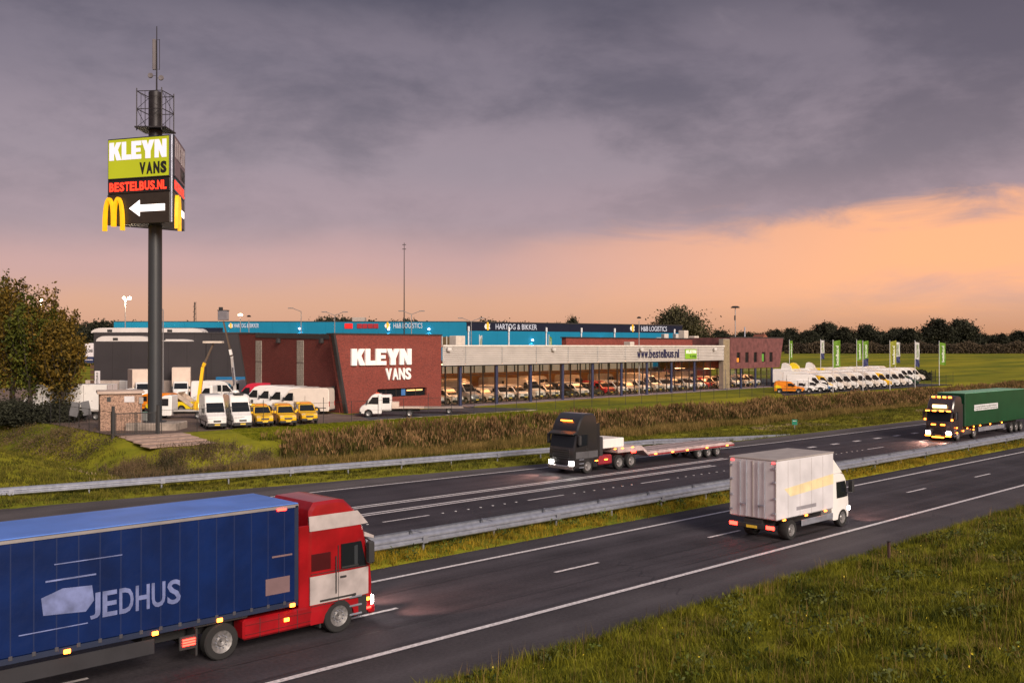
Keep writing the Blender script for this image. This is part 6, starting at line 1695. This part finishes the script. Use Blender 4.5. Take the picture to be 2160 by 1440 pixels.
flag('pale furled flag with a navy end near the right end of the vans', 1930, 720, 772, 168, 1.4, PALEF, 'KLEYN VANS', NAVF)
flag('lime flag reading bestelbus.nl at the far right', 1981, 721, 768, 180, 2.2, LIMEF, 'bestelbus.nl')
for px, lb in ((1011, 'white and lime flag rising above the silver fascia at the left'), (1158, 'plain lime flag rising above the middle of the silver fascia')):
    flag(lb, px, 708, 740, 148, .75, PALEF if px < 1100 else LIMEF, 'bestelbus')
# small things on the verge
ks = thing('distance_marker', 'small green kilometre marker on the far verge', 'road marker', at(1676, 905, .1), TH - PI / 2 - .3)
MB().bar((0, 0, -.2), (0, 0, .5), .025).build('stake', STEEL, ks); MB().bbox(-.26, .26, -.03, 0, .45, 1.0, .01).build('plate', mat('green marker', (.02, .22, .14), .5), ks)
MB().box(-.18, .18, -.034, -.03, .82, .88).build('white_band', WHITE, ks)
pk_ = thing('verge_post', 'short dark post on the edge of the foreground bank', 'post', (at(1874, 1172, .35).x, at(1874, 1172, .35).y, .1), 0)
MB().bbox(-.06, .06, -.05, .05, -.2, .8, .02).build('stake', mat('dark post', (.05, .022, .018), .8), pk_); MB().bbox(-.07, .07, -.06, .06, .8, .84, .01).build('post_cap', BLACK, pk_)

# ================================================================== trees
BARK = mat('bark', (.045, .034, .026), .9, bump=.5, bscale=12)
LEAFA = mat('autumn leaves', (.050, .046, .010), .7, var=.3, scale=.5, isl=1.1, col2=(.22, .14, .022), trans=.35, spec=.2)
LEAFB = mat('green leaves', (.040, .058, .010), .7, var=.3, scale=.35, isl=.9, col2=(.135, .145, .020), trans=.35, spec=.2)
LEAFD = mat('dark tree foliage', (.020, .022, .017), .8, var=.3, scale=.2, isl=.9, col2=(.052, .055, .036), trans=.15, spec=.1)


def tree_meshes(h, spread, base, n, size, shoots, lm, seed, up=.0, spiky=False):
    r = np.random.default_rng(seed); tr = MB(); P = []
    tr.bar((0, 0, -.3), (0, 0, h * .55), h * .016 + .06, 8, h * .008)
    for k in range(shoots):
        a = r.uniform(0, 2 * PI); zb = r.uniform(base * .6, h * .55); rr = spread * r.uniform(.25, 1.0)
        top = h * (1 - (.28 if spiky else .42) * (rr / spread) ** 1.6) * r.uniform(.74 if spiky else .86, 1.02)
        p0 = Vector((0, 0, zb)); p1 = Vector((math.cos(a) * rr * .7, math.sin(a) * rr * .7, zb + (top - zb) * .45)); p2 = Vector((math.cos(a) * rr, math.sin(a) * rr, top))
        tr.bar(p0, p1, h * .006, 5, h * .004); tr.bar(p1, p2, h * .004, 4, h * .001)
        m = n // shoots; t = r.beta(1.6, 1.1, m)
        q = np.where(t[:, None] < .5, np.array(p0)[None] + (np.array(p1 - p0))[None] * (t[:, None] * 2), np.array(p1)[None] + np.array(p2 - p1)[None] * (t[:, None] * 2 - 1))
        wdt = spread * (.26 * (1 - t) + .07 + .1 * np.sin(t * PI)) if not spiky else spread * (.20 * (1 - t) + .05)
        q = q + r.normal(0, 1, (m, 3)) * wdt[:, None] * np.array([1, 1, 1.6 if spiky else .9]); P.append(q[q[:, 2] > base * .75])
    P = np.concatenate(P); V, T = leaves(P, size, up)
    return tr.mesh('trunk', BARK), np_mesh('crown', V, T, lm)


def tree(label, pos, meshes, s=1.0, rz=0.0, name='tree', group=None, sz=None):
    t = thing(name, label, 'tree', pos, rz, group); t.scale = (s, s, sz or s)
    link(bpy.data.objects.new('trunk', meshes[0]), t); link(bpy.data.objects.new('crown', meshes[1]), t); return t


for i, (px, py, ty, sp, lm, lb) in enumerate(((-14, 880, 560, 3.6, LEAFB, 'tall upright tree cut off by the left edge'), (26, 884, 568, 2.9, LEAFA, 'tall upright tree second from the left edge'), (64, 886, 600, 3.0, LEAFB, 'bushy green tree in the middle of the left-hand clump'), (102, 884, 588, 3.0, LEAFA, 'autumn-brown tree with feathery top in the left-hand clump'), (132, 888, 650, 2.8, LEAFA, 'lower tree at the right edge of the left-hand clump'))):
    p = at(px, py); Z = F * 7 / (py - HZ); h = (py - ty) / F * Z
    tree(lb, p, tree_meshes(h, sp, h * .2, 7600, .17, 36, lm, 40 + i, .4, True), name='poplar_tree', group='trees at the left edge')
sb = []
for k in range(26):
    px = rnd.uniform(-10, 138); p = at(px, rnd.uniform(884, 893) - (px > 90) * 2); q = rng.normal(0, 1, (700, 3)) * np.array([.8, .8, .55]) + np.array([p.x, p.y, LOT + .7]); sb.append(leaves(q[q[:, 2] > LOT - .2], .13))
stuff('undergrowth', 'dark bushy undergrowth below the trees at the left', LEAFD, sb)
DT = [tree_meshes(12, 5.0, 1.5, 7000, .36, 30, LEAFD, 60 + k) for k in range(4)] 
big = tree_meshes(16, 6.8, 3.0, 20000, .30, 44, mat('broad tree foliage', (.030, .030, .012), .8, var=.3, scale=.2, isl=.9, col2=(.085, .075, .028), trans=.2), 71)
p = atZ(1434, 730, 260); tree('large round-crowned tree behind the right end of the warehouse', Vector((p.x, p.y, 2.0)), big, (EYE + 97 / F * 260 - 2) / 16.5, name='broad_tree')
# wooded horizon: trees one can tell apart, then the belt they stand in
far = [(1480, 700), (1520, 694), (1570, 697), (1600, 699), (1632, 692), (1668, 690), (1705, 694), (1740, 676), (1781, 687), (1826, 682), (1858, 697), (1893, 688), (1920, 690), (1978, 669), (2027, 669), (2068, 700), (2110, 701), (2150, 695), (2190, 690), (1540, 703), (1650, 700), (1880, 699), (1940, 700), (2090, 704)]
for i, (px, ty) in enumerate(far):
    Z = 640 + 25 * (i % 4); p = atZ(px, 735, Z); h = (EYE + (HZ - ty) / F * Z) - 4.6; wide = 1.0 if ty > 680 else .9
    tree('dark tree on the wooded horizon, %s counted from the left' % ordinal(sorted(range(len(far)), key=lambda k: far[k][0]).index(i)), Vector((p.x, p.y, 4.6)), DT[i % 4], h / 12.0 * 1.25 * wide, rnd.uniform(0, 6), 'horizon_tree', 'trees on the horizon at the right', h / 12.0)
for i, (px, ty, Z) in enumerate(((192, 673, 300), (168, 676, 310), (228, 672, 300), (285, 676, 330), (403, 675, 330), (690, 664, 300), (715, 664, 310), (738, 668, 300), (778, 672, 320), (842, 670, 300), (868, 670, 310), (1030, 671, 300), (1052, 674, 310), (1068, 677, 320), (1095, 679, 310), (1115, 680, 320))):
    p = atZ(px, 735, Z); h = EYE + (HZ - ty) / F * Z - 3.0
    tree('dark treetop above the warehouse roof, %s counted from the left' % ordinal([168, 192, 228, 285, 403, 690, 715, 738, 778, 842, 868, 1030, 1052, 1068, 1095, 1115].index(px)), Vector((p.x, p.y, 3)), DT[(i * 3) % 4], h / 12 * .95, rnd.uniform(0, 6), 'background_tree', 'treetops above the warehouse roof', h / 12.0)
for i, (px, ty) in enumerate(((1178, 676), (1202, 668), (1211, 663))):
    p = atZ(px, 735, 330); h = EYE + (HZ - ty) / F * 330 - 3; tree('slender poplar above the navy roof band, %s from the left' % ordinal(i), Vector((p.x, p.y, 3)), DT[i], h / 12 * .33, i, 'slender_poplar', 'poplars above the roof', h / 12)
# belt of woodland and strip of tall crops
def belt(name, label, mt, px0, px1, Z, zlo, zhi, n, size, thick):
    px = rng.uniform(px0, px1, n); t = Z + rng.uniform(0, thick, n); u = (px - CX) / F
    z = zlo + (zhi - zlo) * rng.random(n) ** .8 * (.82 + .18 * np.sin(px * .09) * np.sin(px * .031 + 1) + .06 * rng.normal(size=n))
    P = np.stack([(FW[0] + u * RT[0]) * t, (FW[1] + u * RT[1]) * t, z], 1); return stuff(name, label, mt, [leaves(P, size)])


belt('woodland_belt', 'dark belt of woodland along the horizon', LEAFD, 1440, 2420, 700, 4, 17.5, 60000, .8, 60)
belt('woodland_belt', 'dark belt of distant trees behind the dark hall', LEAFD, -60, 300, 330, 2, 13.5, 14000, .5, 20)
belt('tall_crop', 'strip of tall brown crop across the field below the woodland', mat('tall crop leaves', (.030, .022, .012), .9, var=.2, scale=.1, isl=.8, col2=(.075, .052, .028)), 1655, 2420, 500, 4.2, 11.0, 70000, .45, 14)
belt('field_shrubs', 'low dark shrubs where the field meets the lot at the right', LEAFD, 1930, 1965, 205, 1.3, 3.6, 1500, .25, 6)
gp = thing('field_gate', 'small dark gate at the edge of the field right of the vans', 'gate', at(1965, 806), .2)
for x in (0, 3.6): MB().bar((x, 0, 0), (x, 0, 2.4), .06).build('gate_post', BLACK, gp)
for k in range(9): MB().bar((.2 + k * .4, 0, .1), (.2 + k * .4, 0, 2.1), .02, 4).build('gate_bar', BLACK, gp)
for z in (.2, 2.05): MB().bar((0, 0, z), (3.6, 0, z), .03, 4).build('gate_rail', BLACK, gp)
fh = thing('farmhouse', 'distant farmhouse with a red roof among the trees', 'house', atZ(1603, 745, 560), TH - PI / 2 + .5)
fh.location.z = 5
MB().box(-6, 6, -4, 4, 0, 4.5).build('wall', mat('farm brick', (.22, .12, .09), .9), fh); MB().prism([(-6.4, 4.5), (6.4, 4.5), (0, 10.5)], -4.3, 4.3).build('roof', mat('farm roof tiles', (.24, .08, .05), .9), fh)
for x in (-3, 2): MB().box(x, x + 1.4, -4.05, -4, 1.2, 2.9).build('window', DKGLASS, fh)
MB().box(2, 2.8, -1, 0, 8, 11.5).build('chimney', mat('farm brick', (.22, .12, .09), .9), fh)
